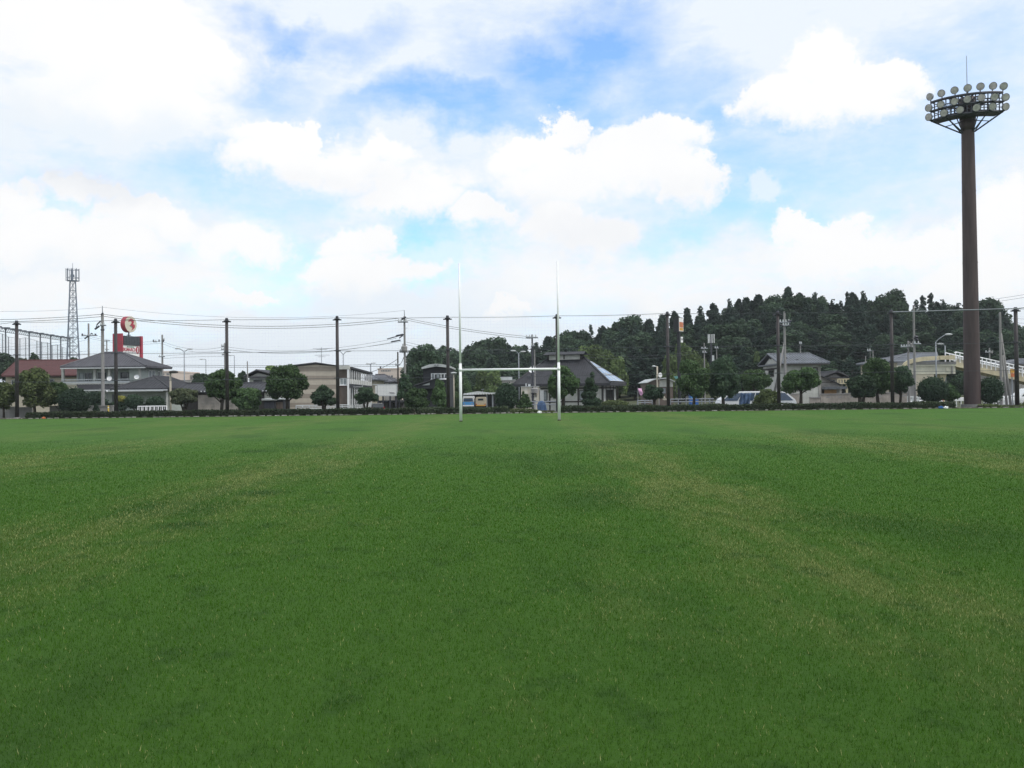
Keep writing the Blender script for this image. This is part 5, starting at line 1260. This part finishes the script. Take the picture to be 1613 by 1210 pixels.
# ------------------------------------------------------------------ store sign (turned 73 degrees)
Y=130; k=.1; ths=R(73); c=P(206,511,Y); zs=lambda py: P(206,py,Y).z
o=thing('store_sign','roadside store sign with a round red-rimmed disc above a dark display and crimson boards','store sign',(c.x,c.y,-1),rz=ths,local=True)
zb=1.0   # local z = world z + 1
r_=1.27; dz=zs(511)+zb
rim=MB(); rim.tube((0,0,dz),(0,.86,dz),r_,r_,40).build('disc_drum','red_sign',o)
MB().tube((0,-.03,dz),(0,-.003,dz),r_*.985,r_*.99,40).build('disc_face','cream_sign',o)
em=[(-.62,.40),(-.42,.74),(.0,.93),(.42,.86),(.66,.58),(.62,.24),(.40,.02),(.72,.02),(.90,-.18),(.84,-.48),(.52,-.78),(.10,-1.02),(.30,-.70),(.26,-.42),(.02,-.27),(-.22,-.22),(-.30,-.30),(-.02,-.02),(.16,.22),(.10,.44),(-.16,.50),(-.40,.42)]
MB().prism([(a*.95,dz+b*.95+.02) for a,b in em],-.06,-.034).build('emblem','red_sign',o)
MB().prism([(-.42*.9,dz-.20),(.22,dz-.40),(.30,dz-.52),(.10,dz-.44),(-.30,dz-.28)],-.065,-.061).build('emblem_green_stroke','green_ink',o)  # thin green ink stroke over the red emblem
MB().tube((0,.4,zs(527)+zb-.6),(0,.4,dz-r_+.02),.10,n=10).box(-.3,.3,.25,.55,zs(528.5)+zb,zs(527.5)+zb).build('neck','dark_steel',o)
xo=-1.30   # boards begin left of the disc axis
def zz(py): return zs(py)+zb
MB().box(xo-.1,xo+3.35,.1,1.1,zz(543.5),zz(529.5)).build('display_box','led',o)
gd=MB()
for i in range(1,6): gd.box(xo-.1+3.45*i/6-.012,xo-.1+3.45*i/6+.012,.085,.098,zz(543.3),zz(529.8))
gd.build('display_seams','black',o)
MB().box(xo-.35,xo+3.45,.25,1.6,zz(562),zz(544.2)).build('cabinet','white_sign',o)
MB().box(xo-.52,xo-.37,-.02,1.85,zz(566),zz(526.3)).build('side_board','red_sign',o)
MB().box(xo+3.5,xo+3.95,.0,1.7,zz(566),zz(528.3)).build('side_board','red_sign',o)
text_mesh('sign_lettering','BIGMARCH',.74,'red_sign',o,(xo+1.25,.236,zz(551.0)),.012,.022,.80)
ov=[(.36*math.cos(t*math.pi/12),.60*math.sin(t*math.pi/12)) for t in range(24)]
MB().prism([(xo+3.0+a,zz(551)+b) for a,b in ov],.215,.248).build('number_badge','red_sign',o)
text_mesh('badge_numeral','1',.95,'white_sign',o,(xo+3.0,.205,zz(551)),.006,.04)
gi=MB(); xx=xo+.75
for wd in (.16,.07,.10,.14,.16,.14,.12): gi.box(xx,xx+wd,.235,.249,zz(547.6),zz(545.6)); xx+=wd+.10
gi.build('small_green_marks','green_ink',o)
gi=MB(); xx=xo+.2
for wd in (.3,.18,.22,.2,.16,.26,.14,.22): gi.box(xx,xx+wd,.235,.249,zz(556.0),zz(554.4)); xx+=wd+.10
gi.build('small_grey_marks','grey_ink',o)
MB().tube((xo+1.2,.9,0),(xo+1.2,.9,zz(562)),.35,n=14).build('column','dark_steel',o)
# pylon sign against the wood
Y=118; c=P(1069.5,560,Y); h=HB(1070); zg=gz(c.x,Y); o=thing('pylon_sign','tall dark pylon sign with an orange and white face and a small plate below','pylon sign',(c.x,Y,zg),rz=R(52),local=True)
q=lambda py:h.Z(py,Y)-zg
MB().box(-.19,.19,-.19,.19,-.2,q(499)).build('column','black',o)
MB().box(-.5,.95,-.28,.55,q(522.6),q(500.2)).build('sign_box','black',o)
MB().box(-.44,.89,-.31,-.284,q(522),q(501)).build('sign_face','white_sign',o); MB().box(-.36,.80,-.33,-.314,q(516),q(507.5)).build('sign_panel','orange',o); MB().box(-.36,.80,-.33,-.314,q(521),q(516.6)).build('sign_panel','amber',o)
MB().box(.2,.80,-.26,-.18,q(539.5),q(530.5)).build('small_plate','white_sign',o); MB().box(.3,.7,-.275,-.263,q(536),q(533)).build('small_plate_mark','grey_ink',o)
# ------------------------------------------------------------------ yellow footbridge
Y=95; h=HB(1500); X=lambda px:h.X(px,Y); Z=lambda py:h.Z(py,Y)
o=thing('footbridge','pale yellow concrete footbridge landing with a railed stair descending to the right','footbridge',(X(1490),Y,-.4))
hl_=HB(1460); ZL=lambda py:hl_.Z(py,Y)
MB().box(X(1433),X(1507.5),Y+.3,Y+3.2,ZL(589.3),ZL(574)).build('girder','cream_paint',o)
MB().box(X(1433),X(1507.8),Y+.18,Y+.29,ZL(577.2),ZL(574.6)).build('girder_ledge','cream_paint',o)
par=[(1421,577),(1424,571.5),(1430,567.5),(1440,564.5),(1455,562),(1480,560.8),(1502,560.2)]; low=[(1502,566),(1480,567.2),(1455,568.6),(1440,571),(1431,574),(1427,578)]
MB().prism([(X(a),ZL(b)) for a,b in par+low],Y-.1,Y+.12).build('parapet','yellow_paint',o)
MB().prism([(X(1480),ZL(560.7)),(X(1504),ZL(560.1)),(X(1504),ZL(567)),(X(1480),ZL(567))],Y-.16,Y-.104).build('parapet_panel','yellow_paint',o)
MB().box(X(1433),X(1508),Y+.13,Y+3.0,ZL(574)+.004,ZL(570)).build('deck_edge','concrete',o)
MB().prism([(X(1487),ZL(590)),(X(1498),ZL(590)),(X(1495),ZL(601)),(X(1490.3),ZL(601))],Y+.9,Y+2.2).box(X(1490.3),X(1495),Y+1.0,Y+2.1,-1.2,ZL(601)).build('pier','yellow_paint',o)
MB().box(X(1440),X(1449),Y+1.0,Y+2.2,-1.2,ZL(589.4)).build('pier','concrete',o)
MB().box(X(1492.4),X(1496.6),Y+.24,Y+.296,ZL(585.5),ZL(580)).build('drain_cover','cream_paint',o)
MB().box(X(1501),X(1503.2),Y+.2,Y+.296,ZL(589),ZL(575)).build('drain_pipe','concrete',o)
# stair with stringer, treads and railing
a=Vector((X(1507.8),0,Z(570))); b=Vector((X(1690),0,Z(613)))
HBt=1.15
MB().prism([(a.x,a.z-.55),(b.x,b.z-.55),(b.x,b.z),(a.x,a.z)],Y+.2,Y+.42).build('stringer','yellow_paint',o)
MB().prism([(a.x,a.z-.55),(b.x,b.z-.55),(b.x,b.z),(a.x,a.z)],Y+2.4,Y+2.6).build('stringer','yellow_paint',o)
MB().prism([(a.x,a.z),(b.x,b.z),(b.x,b.z+.42),(a.x,a.z+.42)],Y+.34,Y+.40).build('skirting_panel','wall_cream',o)
tr=MB(); n=40
for k in range(n): u=k/n; p_=a.lerp(b,u); tr.box(p_.x,p_.x+(b.x-a.x)/n,Y+.43,Y+2.39,p_.z-.22,p_.z-.10)
tr.build('treads','concrete',o)
for yy in (Y+.30,Y+2.5):
    rl=MB(); L_=(b-a)
    for f in (HBt,HBt-.42,.48): rl.bar(a+Vector((0,yy,f)),b+Vector((0,yy,f)),.085 if f==HBt else .06)
    for k in range(27): p_=a.lerp(b,k/26); rl.bar(p_+Vector((0,yy-.02,-.1)),p_+Vector((0,yy-.02,HBt)),.09)
    for k in range(78): p_=a.lerp(b,k/77); rl.bar(p_+Vector((0,yy,.48)),p_+Vector((0,yy,HBt-.42)),.03)
    rl.build('handrail','white_paint',o)
rl=MB()
for f in (1.0,.6,.2): rl.bar((X(1504),Y,ZL(567)+f*.8),(X(1508),Y,ZL(567)+f*.8),.08)
for px in (1504.6,1507): rl.bar((X(px),Y,ZL(568)),(X(px),Y,ZL(560.3)),.09)
rl.build('landing_rail','white_paint',o)
for px,top in ((1600,595),): MB().box(X(px)-.3,X(px)+.3,Y+.7,Y+2.1,-1,Z(top)).build('pier','concrete',o)
h=HB(1594); x=P(1594,585,80).x
o=thing('caution_sign','amber caution box on a thin grey post in front of the footbridge stair','sign',(x,80,-.4))
MB().tube((x,80,-.6),(x,80,h.Z(582,80)),.05,n=8).build('post','grey_steel',o); MB().box(x-.18,x+.18,79.8,79.93,h.Z(594,80),h.Z(588,80)).build('lower_plate','orange',o); MB().box(x-.2,x+.2,79.8,79.95,h.Z(587.4,80),h.Z(581.5,80)).build('upper_plate','amber',o)
# ------------------------------------------------------------------ vehicles
def wheel(parent,x,y,z,r,t):
    w_=MB().tube((x,y-t/2,z),(x,y+t/2,z),r,n=18).build('wheel','tyre',parent,True); MB().tube((x,y-t/2-.012,z),(x,y-t/2-.001,z),r*.62,n=14).tube((x,y+t/2+.001,z),(x,y+t/2+.012,z),r*.62,n=14).build('rim','rim',w_)
PROF={'van':([(-2.3,.35),(-2.36,.9),(-2.25,1.15),(-1.55,1.75),(-1.2,1.9),(1.9,1.93),(2.25,1.8),(2.36,1.1),(2.34,.35)],(-1.62,1.6)),
'kei':([(-1.68,.35),(-1.7,.95),(-1.55,1.15),(-1.32,1.82),(-1.05,1.9),(1.45,1.9),(1.62,1.78),(1.68,1.0),(1.66,.35)],(-1.1,1.1)),
'wagon':([(-2.1,.3),(-2.12,.7),(-1.95,.86),(-1.05,.95),(-.45,1.42),(.1,1.5),(1.55,1.46),(2.02,.98),(2.1,.8),(2.08,.3)],(-1.3,1.3)),
'sedan':([(-2.2,.3),(-2.22,.65),(-2.05,.82),(-1.1,.92),(-.45,1.36),(.7,1.4),(1.35,1.0),(2.1,.95),(2.2,.75),(2.18,.3)],(-1.35,1.35))}
def vehicle(label,px,Y,kind,m,rz,zoff=0,name='parked_car',cat='car',glass='glass',sc_=1.0,X0=None,zg=None):
    x=PX(px,Y) if X0 is None else X0; zg=gz(x,Y) if zg is None else zg
    o=thing(name,label,cat,(x,Y,zg),rz=rz,local=True); o.scale=(sc_,)*3
    pr,wb=PROF[kind]; hw=.84 if kind!='kei' else .74; belt=1.02 if kind in('van','kei') else .93; ztop=max(z for _,z in pr)
    def wy(z): return hw if z<=belt else hw-(z-belt)/(ztop-belt)*(.13 if kind in('van','kei') else .22)
    b=MB(); n=len(pr); b.v=[(x_,-wy(z),z) for x_,z in pr]+[(x_,wy(z),z) for x_,z in pr]
    b.f=[tuple(range(n)),tuple(range(2*n-1,n-1,-1))]+[(k,n+k,n+(k+1)%n,(k+1)%n) for k in range(n)]
    bo=b.build('body',m,o)
    bv=bo.modifiers.new('soft','BEVEL'); bv.width=.06; bv.segments=2; bv.limit_method='ANGLE'
    # glass: side strips, front and rear
    up=[p for p in pr if p[1]>belt+.05]; zt_=ztop-.16
    def xat(z,front):
        pts=pr if front else pr[::-1]
        for (a,za),(c_,zc) in zip(pts,pts[1:]):
            if za<=z<=zc and za!=zc: return a+(c_-a)*(z-za)/(zc-za)
        return 0
    f0,f1=xat(belt+.06,True),xat(zt_,True); r0_,r1_=xat(belt+.06,False),xat(zt_,False)
    nn=3 if kind!='kei' else 2
    for s in (-1,1):
        for k in range(nn):
            def lx(u,lo): a,c_=((f0+.18,r0_-.16) if lo else (f1+.14,r1_-.12)); return a+(c_-a)*u
            u0,u1=k/nn+.012,(k+1)/nn-.012; y0,y1=s*(wy(belt+.06)+.012),s*(wy(zt_)+.012)
            MB().poly([(lx(u0,1),y0,belt+.06),(lx(u1,1),y0,belt+.06),(lx(u1,0),y1,zt_),(lx(u0,0),y1,zt_)]).build('side_window',glass,o)
    w0,w1=wy(belt+.06)-.1,wy(zt_)-.08
    MB().poly([(f0-.02,-w0,belt+.08),(f0-.02,w0,belt+.08),(f1-.02,w1,zt_),(f1-.02,-w1,zt_)]).build('windscreen',glass,o)
    MB().poly([(r0_+.02,-w0,belt+.08),(r0_+.02,w0,belt+.08),(r1_+.02,w1,zt_),(r1_+.02,-w1,zt_)]).build('rear_window',glass,o)
    for wx in wb:
        for s in (-1,1): wheel(o,wx,s*(hw-.08),.31,.31,.2)
    xf=min(p[0] for p in pr); xr_=max(p[0] for p in pr)
    for s in (-1,1):
        MB().ell((xf+.08,s*(hw-.24),.72),.10,.17,.10,10,6).build('headlight','glass_pale',o); MB().box(xr_-.05,xr_+.025,s*(hw-.12)-.08,s*(hw-.12)+.08,.75,1.05).build('tail_lamp','red_lamp',o)
    MB().box(xr_-.02,xr_+.03,-.17,.17,.58,.75).build('number_plate','yellow' if kind=='kei' or 'plate' in label else 'white_sign',o); MB().box(xf-.05,xf+.1,-hw+.06,hw-.06,.34,.50).box(xr_-.1,xr_+.045,-hw+.06,hw-.06,.34,.50).build('bumper','black' if kind!='van' else m,o)
    return o
vehicle('white van nosing left beside the blue sheet under the trees',1170,76,'van','car_white',0,glass='glass_blue',name='parked_van',cat='van',zg=-.42)
vehicle('white van mostly hidden by the blossoming shrub and the net pole',1210,76.6,'van','car_white',math.pi,glass='glass_blue',name='parked_van',cat='van',zg=-.45)
vehicle('silver car low behind the hedge beside the leftmost power pole',193,110,'wagon','car_silver',math.pi,zg=-1.45)
vehicle('pale car roof peeking over the hedge by the beige park lamp',265,95,'sedan','car_white',0,zg=-1.75)
vehicle('dark car seen from behind with a yellow plate under the billboard',594,96,'wagon','car_black',R(-78),zg=-.80,sc_=.92)
vehicle('white car low behind the hedge in front of the footbridge',1450,92,'sedan','car_white',R(10),zg=-.65)
vehicle('white van at the far right edge behind the last net pole',1632,88,'van','car_white',0,name='parked_van',cat='van',zg=-.45)
vehicle('white car behind the pale guard rail right of the clipped bush',1585,96,'sedan','car_white',0,zg=-.75)
# two minibuses seen from the front and the rear
def minibus(label,px,Y,m,stripe,front):
    h=HB(px); x=PX(px,Y); zg=h.Z(641.5,Y); o=thing('parked_minibus',label,'minibus',(x,Y,zg)); z1=h.Z(624 if front else 625.5,Y); w_=.76 if front else .70; k=z1-zg
    b=MB(); b.prism([(x-w_,zg+.22),(x+w_,zg+.22),(x+w_,z1-.28),(x+w_*.93,z1-.06),(x+w_*.8,z1),(x-w_*.8,z1),(x-w_*.93,z1-.06),(x-w_,z1-.28)],Y,Y+3.6); b.build('body',m,o)
    if front:
        MB().prism([(x-w_*.86,zg+k*.50),(x+w_*.86,zg+k*.50),(x+w_*.80,zg+k*.80),(x-w_*.80,zg+k*.80)],Y-.035,Y-.003).build('windscreen','glass_blue',o)
        MB().box(x-w_*.7,x+w_*.7,Y-.06,Y-.037,zg+k*.80,zg+k*.835).build('sun_strip','wall_cream',o)
        MB().box(x-w_*1.0,x+w_*1.0,Y-.02,Y-.003,zg+k*.20,zg+k*.47).build('blue_band',stripe,o); MB().box(x-w_,x+w_,Y-.08,Y-.021,zg+.12,zg+k*.18).build('bumper','white_paint',o)
        for s in (-1,1): MB().tube((x+s*w_*.7,Y-.05,zg+k*.30),(x+s*w_*.7,Y-.022,zg+k*.30),.10,n=12).build('headlight','glass_pale',o); MB().box(x+s*(w_+.14)-.06,x+s*(w_+.14)+.06,Y-.1,Y,zg+k*.62,zg+k*.78).build('mirror','black',o)
    else:
        MB().prism([(x-w_*.55,zg+k*.66),(x+w_*.55,zg+k*.66),(x+w_*.5,zg+k*.85),(x-w_*.5,zg+k*.85)],Y-.03,Y-.003).build('rear_window','glass',o)
        MB().box(x-w_*.92,x+w_*.92,Y-.08,Y-.003,zg+.16,zg+.32).build('bumper','amber',o)
        for s in (-1,1): MB().box(x+s*w_*.86-.07,x+s*w_*.86+.07,Y-.03,Y-.003,zg+k*.2,zg+k*.34).build('tail_lamp','red_lamp',o)
        MB().bar((x-w_*.1,Y-.03,zg+k*.35),(x+w_*.5,Y-.03,zg+k*.6),.03).build('ladder','wall_cream',o)
    for s in (-1,1):
        for yy in (.7,2.8): wheel_y(o,x+s*(w_-.1),Y+yy,zg+.28,.28,.18)
def wheel_y(parent,x,y,z,r,t):
    w_=MB().tube((x-t/2,y,z),(x+t/2,y,z),r,n=16).build('wheel','tyre',parent,True); MB().tube((x-t/2-.01,y,z),(x-t/2-.001,y,z),r*.6,n=12).tube((x+t/2+.001,y,z),(x+t/2+.01,y,z),r*.6,n=12).build('rim','rim',w_)
minibus('white minibus with a bright blue band parked facing the field beside the left goal post',737.5,113,'car_white','blue_paint',True)
minibus('dusty beige minibus seen from behind next to the blue-banded one',757,113,'beige_truck',None,False)
# black and white off-roader by the pylon sign
h=HB(1070); Y=126; x=PX(1070,Y); zg=h.Z(630.5,Y); o=thing('off_roader','black off-roader with white hood top and round wheel arch by the pylon sign','car',(x,Y,zg)); 
MB().prism([(x-2.3,zg+.45),(x+2.0,zg+.45),(x+2.05,zg+.95),(x+.6,zg+1.12),(x-2.3,zg+1.15)],Y,Y+1.75).build('body','car_black',o)
MB().prism([(x-2.25,zg+1.16),(x+.5,zg+1.13),(x-.15,zg+1.9),(x-2.25,zg+1.95)],Y+.12,Y+1.62).build('cabin','car_white',o)
MB().prism([(x-1.3,zg+1.24),(x+.28,zg+1.22),(x-.22,zg+1.78),(x-1.3,zg+1.80)],Y+.085,Y+.117).build('side_window','glass',o); MB().box(x-2.1,x-1.42,Y+.085,Y+.117,zg+1.25,zg+1.8).build('side_window','glass',o)
MB().box(x-2.2,x+.6,Y-.03,Y-.003,zg+.98,zg+1.04).box(x+.65,x+2.0,Y+.2,Y+1.5,zg+1.06,zg+1.14).build('white_trim','car_white',o)
for wx in (-1.35,1.2):
    wheel(o,x+wx,Y+.12,zg+.42,.42,.24); wheel(o,x+wx,Y+1.62,zg+.42,.42,.24)
    ar=MB(); pp=[(x+wx+.60*math.cos(t),Y-.05,zg+.42+.60*math.sin(t)) for t in np.linspace(.15,math.pi-.15,10)]; ar.path(pp,.06,6); ar.build('wheel_arch','car_white',o)
# ------------------------------------------------------------------ sheets, banners, rails, odds and ends
h=HB(1172); Y=73.2; x0,x1=PX(1163,Y),PX(1180,Y); z1=h.Z(618.5,Y); zg=gz(x0,Y)
g=np.random.default_rng(5); nx_,nz_=22,16; Vv=[]
for j in range(nz_+1):
    v=j/nz_
    for i in range(nx_+1):
        u=i/nx_; Vv.append((x0+(x1-x0)*u+(.35*v-.12),Y+.10*math.sin(u*19+v*2)*(1-v*.4)+.05*math.sin(u*7-v*9)-.25*(1-v),zg+(z1-zg)*v-.10*math.sin(u*math.pi)*v))
Fc=[(j*(nx_+1)+i,j*(nx_+1)+i+1,(j+1)*(nx_+1)+i+1,(j+1)*(nx_+1)+i) for j in range(nz_) for i in range(nx_)]
o=npmesh('blue_sheet',Vv,Fc,'blue_sheet'); o.modifiers.new('thick','SOLIDIFY').thickness=.02; o.data.shade_smooth(); tag(o,'crumpled blue sheet hung beside the left-nosing white van','tarpaulin')
h=HB(853); Y=75; x=PX(853,Y); zg=gz(x,Y); o=thing('covered_bicycle','heap under a crumpled blue tarpaulin behind the hedge right of the kiosk','tarpaulin',(x,Y,zg))
gg=np.random.default_rng(9); mb=MB(); 
prof=[(0,.42),(.5,.44),(.9,.40),(1.1,.30),(1.22,.12)]
hh=h.Z(631.5,Y)-zg
for (a,r1),(b_,r2) in zip(prof,prof[1:]):
    for kk in range(18):
        t0,t1=kk*math.pi/9,(kk+1)*math.pi/9; w0=1+.12*math.sin(3*t0+a*4)+.07*math.sin(7*t0); w1=1+.12*math.sin(3*t1+a*4)+.07*math.sin(7*t1); w2=1+.12*math.sin(3*t0+b_*4)+.07*math.sin(7*t0); w3=1+.12*math.sin(3*t1+b_*4)+.07*math.sin(7*t1); s=hh/1.22
        mb.poly([(x+r1*w0*math.cos(t0),Y+r1*w0*.7*math.sin(t0),zg+a*s),(x+r1*w1*math.cos(t1),Y+r1*w1*.7*math.sin(t1),zg+a*s),(x+r2*w3*math.cos(t1),Y+r2*w3*.7*math.sin(t1),zg+b_*s),(x+r2*w2*math.cos(t0),Y+r2*w2*.7*math.sin(t0),zg+b_*s)])
mb.build('tarpaulin','blue_sheet',o)
def rail(label,px0,px1,ytop,Y,m='white_paint',posts=6,bars=(1,.5),ybot=None,pick=0,name='railing',t=.06):
    h=HB((px0+px1)/2); x0,x1=PX(px0,Y),PX(px1,Y); zt=h.Z(ytop,Y); zg=gz((x0+x1)/2,Y) if ybot is None else h.Z(ybot,Y); o=thing(name,label,'railing',((x0+x1)/2,Y,min(zg,gz((x0+x1)/2,Y))))
    mb=MB()
    for f in bars: z=zg+(zt-zg)*f; mb.bar((x0,Y,z),(x1,Y,z),t)
    mb.build('rail',m,o)
    for k in range(posts): xx=x0+(x1-x0)*k/(posts-1); MB().bar((xx,Y+.01,gz(xx,Y)-.1),(xx,Y+.01,zt+.03),t*1.2).build('post',m,o)
    if pick:
        mb=MB()
        for k in range(pick): xx=x0+(x1-x0)*k/(pick-1); mb.bar((xx,Y-.02,zg+.1),(xx,Y-.02,zt),t*.5)
        mb.build('pickets',m,o)
    return o
rail('white barred railing in front of the dome-shaped topiaries',217,262,640,75.5,'white_paint',8,(1,.1),649,16)
rail('white guard rail along the road in front of the striped apartment block',466,549,638.5,75,'pale_steel',9,(1,.6,.2),645)
rail('grey pipe railing in front of the off-roader and the round light-flecked tree',1056,1142,628.5,79,'grey_steel',8,(1,.5),637)
rail('grey pipe railing by the forecourt before the small white-gabled house',1004,1027,631,81,'grey_steel',3,(1,.5),637.5)
rail('grey pipe railing behind the blue tarpaulin between kiosk and farmhouse',826,876,632.5,78,'grey_steel',4,(1,.45),641)
rail('pale guard rail below the footbridge left of the big clipped bush',1419,1447,625,85,'pale_steel',4,(1,.75,.5,.25),633,14)
rail('pale panelled guard rail between the floodlight tower and the ragged shrub',1499,1521,627,86,'white_paint',4,(1,.8,.6,.4),634)
rail('pale panelled guard rail behind the braced pole right of the floodlight tower',1566,1640,626,86,'white_paint',8,(1,.8,.6,.4),633)
def banner(label,px,y0,y1,Y,m,lean):
    h=HB(px); x=PX(px,Y); zg=gz(x,Y); o=thing('banner',label,'banner',(x,Y,zg)); z0,z1=h.Z(y1,Y),h.Z(y0,Y)
    MB().tube((x-.12,Y,zg-.1),(x-.12,Y,z1+.1),.02,n=6).build('pole','pale_steel',o)
    Vv=[];n=12
    for j in range(n+1):
        v=j/n; 
        for i in range(5): u=i/4; Vv.append((x-.1+.42*u+lean*(1-v)**2,Y+.06*math.sin(v*6+u*2)-.03,z0+(z1-z0)*v))
    f=npmesh('cloth',[(a-x,b-Y,c_-zg) for a,b,c_ in Vv],[(j*5+i,j*5+i+1,(j+1)*5+i+1,(j+1)*5+i) for j in range(n) for i in range(4)],m,o); f.modifiers.new('t','SOLIDIFY').thickness=.01
banner('pink and white fluttering banner between the farmhouse and the small white-gabled house',1006.5,612,623,92,'pink',.25)
banner('white and yellow fluttering banner at the foot of the traffic mirror lamp',1040,621,630.5,82,'cream_sign',.45)
h=HB(1094); Y=84; x=PX(1094,Y); zg=gz(x,Y)
o=thing('vending_machine','bright blue vending machine under the round light-flecked tree','vending machine',(x-.1,Y,zg)); MB().box(x-.45,x+.4,Y,Y+.7,zg,h.Z(619.5,Y)).build('cabinet','blue_box',o); MB().box(x-.38,x+.33,Y-.03,Y-.003,h.Z(627.5,Y),h.Z(621,Y)).build('front_panel','blue_paint',o); MB().box(x-.30,x+.25,Y-.03,Y-.003,zg+.2,zg+.42).build('dispensing_flap','black',o)
h=HB(1065); Y=100; x=PX(1064.5,Y); o=thing('roof_flag','small teal and white tin sheet on a thin pole above the off-roader','sign',(x,Y,gz(x,Y))); MB().tube((x,Y,gz(x,Y)),(x,Y,h.Z(594,Y)),.03,n=6).build('pole','dark_steel',o); MB().prism([(x-.25,h.Z(593,Y)),(x+.25,h.Z(592.5,Y)),(x+.3,h.Z(596,Y)),(x,h.Z(597,Y))],Y-.06,Y-.03).build('sheet','teal',o)
h=HB(170.5); Y=71; x=PX(170.5,Y); o=thing('bollard','short yellow marker post right of the concrete power pole','bollard',(x,Y,gz(x,Y))); MB().tube((x,Y,gz(x,Y)-.1),(x,Y,h.Z(640,Y)),.065,.06,10).ell((x,Y,h.Z(640,Y)),.06,.06,.05,10,6).build('post','yellow',o); MB().tube((x,Y,h.Z(642.6,Y)),(x,Y,h.Z(641.6,Y)),.068,n=10).build('reflector_band','white_paint',o)
h=HB(1099); 
h=HB(169); Y=82; x=PX(168.5,Y); o=thing('garden_lamp','thin garden lamp with a tiny white globe before the balcony house','lamp',(x,Y,gz(x,Y))); MB().tube((x,Y,gz(x,Y)),(x,Y,h.Z(617.5,Y)),.03,n=6).build('post','dark_steel',o); MB().ell((x,Y,h.Z(616.5,Y)),.09,.09,.09,10,8).build('globe','white_paint',o)
def crumple(label,px,py,Y,m,s,seed,name,cat,z=None):
    q=P(px,py,Y); g=np.random.default_rng(seed); mb=MB(); mb.ell((0,0,0),1,1,1,14,10)
    vs=[]
    for v in mb.v:
        d=Vector(v); kk=1+.28*math.sin(d.x*5+seed)*math.sin(d.y*6)+.18*math.sin(d.z*9+d.x*4); vs.append((q.x+d.x*s*1.3*kk,Y+d.y*s*kk,max(.012,s*.62+d.z*s*.75*kk)))
    mb.v=vs; o=mb.build(name,m); tag(o,label,cat); return o
crumple('small white crumpled plastic bag on the grass edge left of the right goal post',850,650.5,63.6,'white_sign',.13,3,'plastic_bag','plastic bag')
crumple('pale blue crumpled plastic sheet at the hedge foot left of the floodlight tower',1482,637,63.9,'blue_box',.14,5,'plastic_sheet','plastic sheet')
crumple('white crumpled plastic bag beside the pale blue sheet at the hedge foot',1490,638,63.95,'white_sign',.13,8,'plastic_bag','plastic bag')
h=HB(68); x=PX(68.5,66); crumple('tiny orange cone-like scrap on the soil by the leftmost hedge end',69,656,64.05,'orange',.10,2,'scrap','litter')
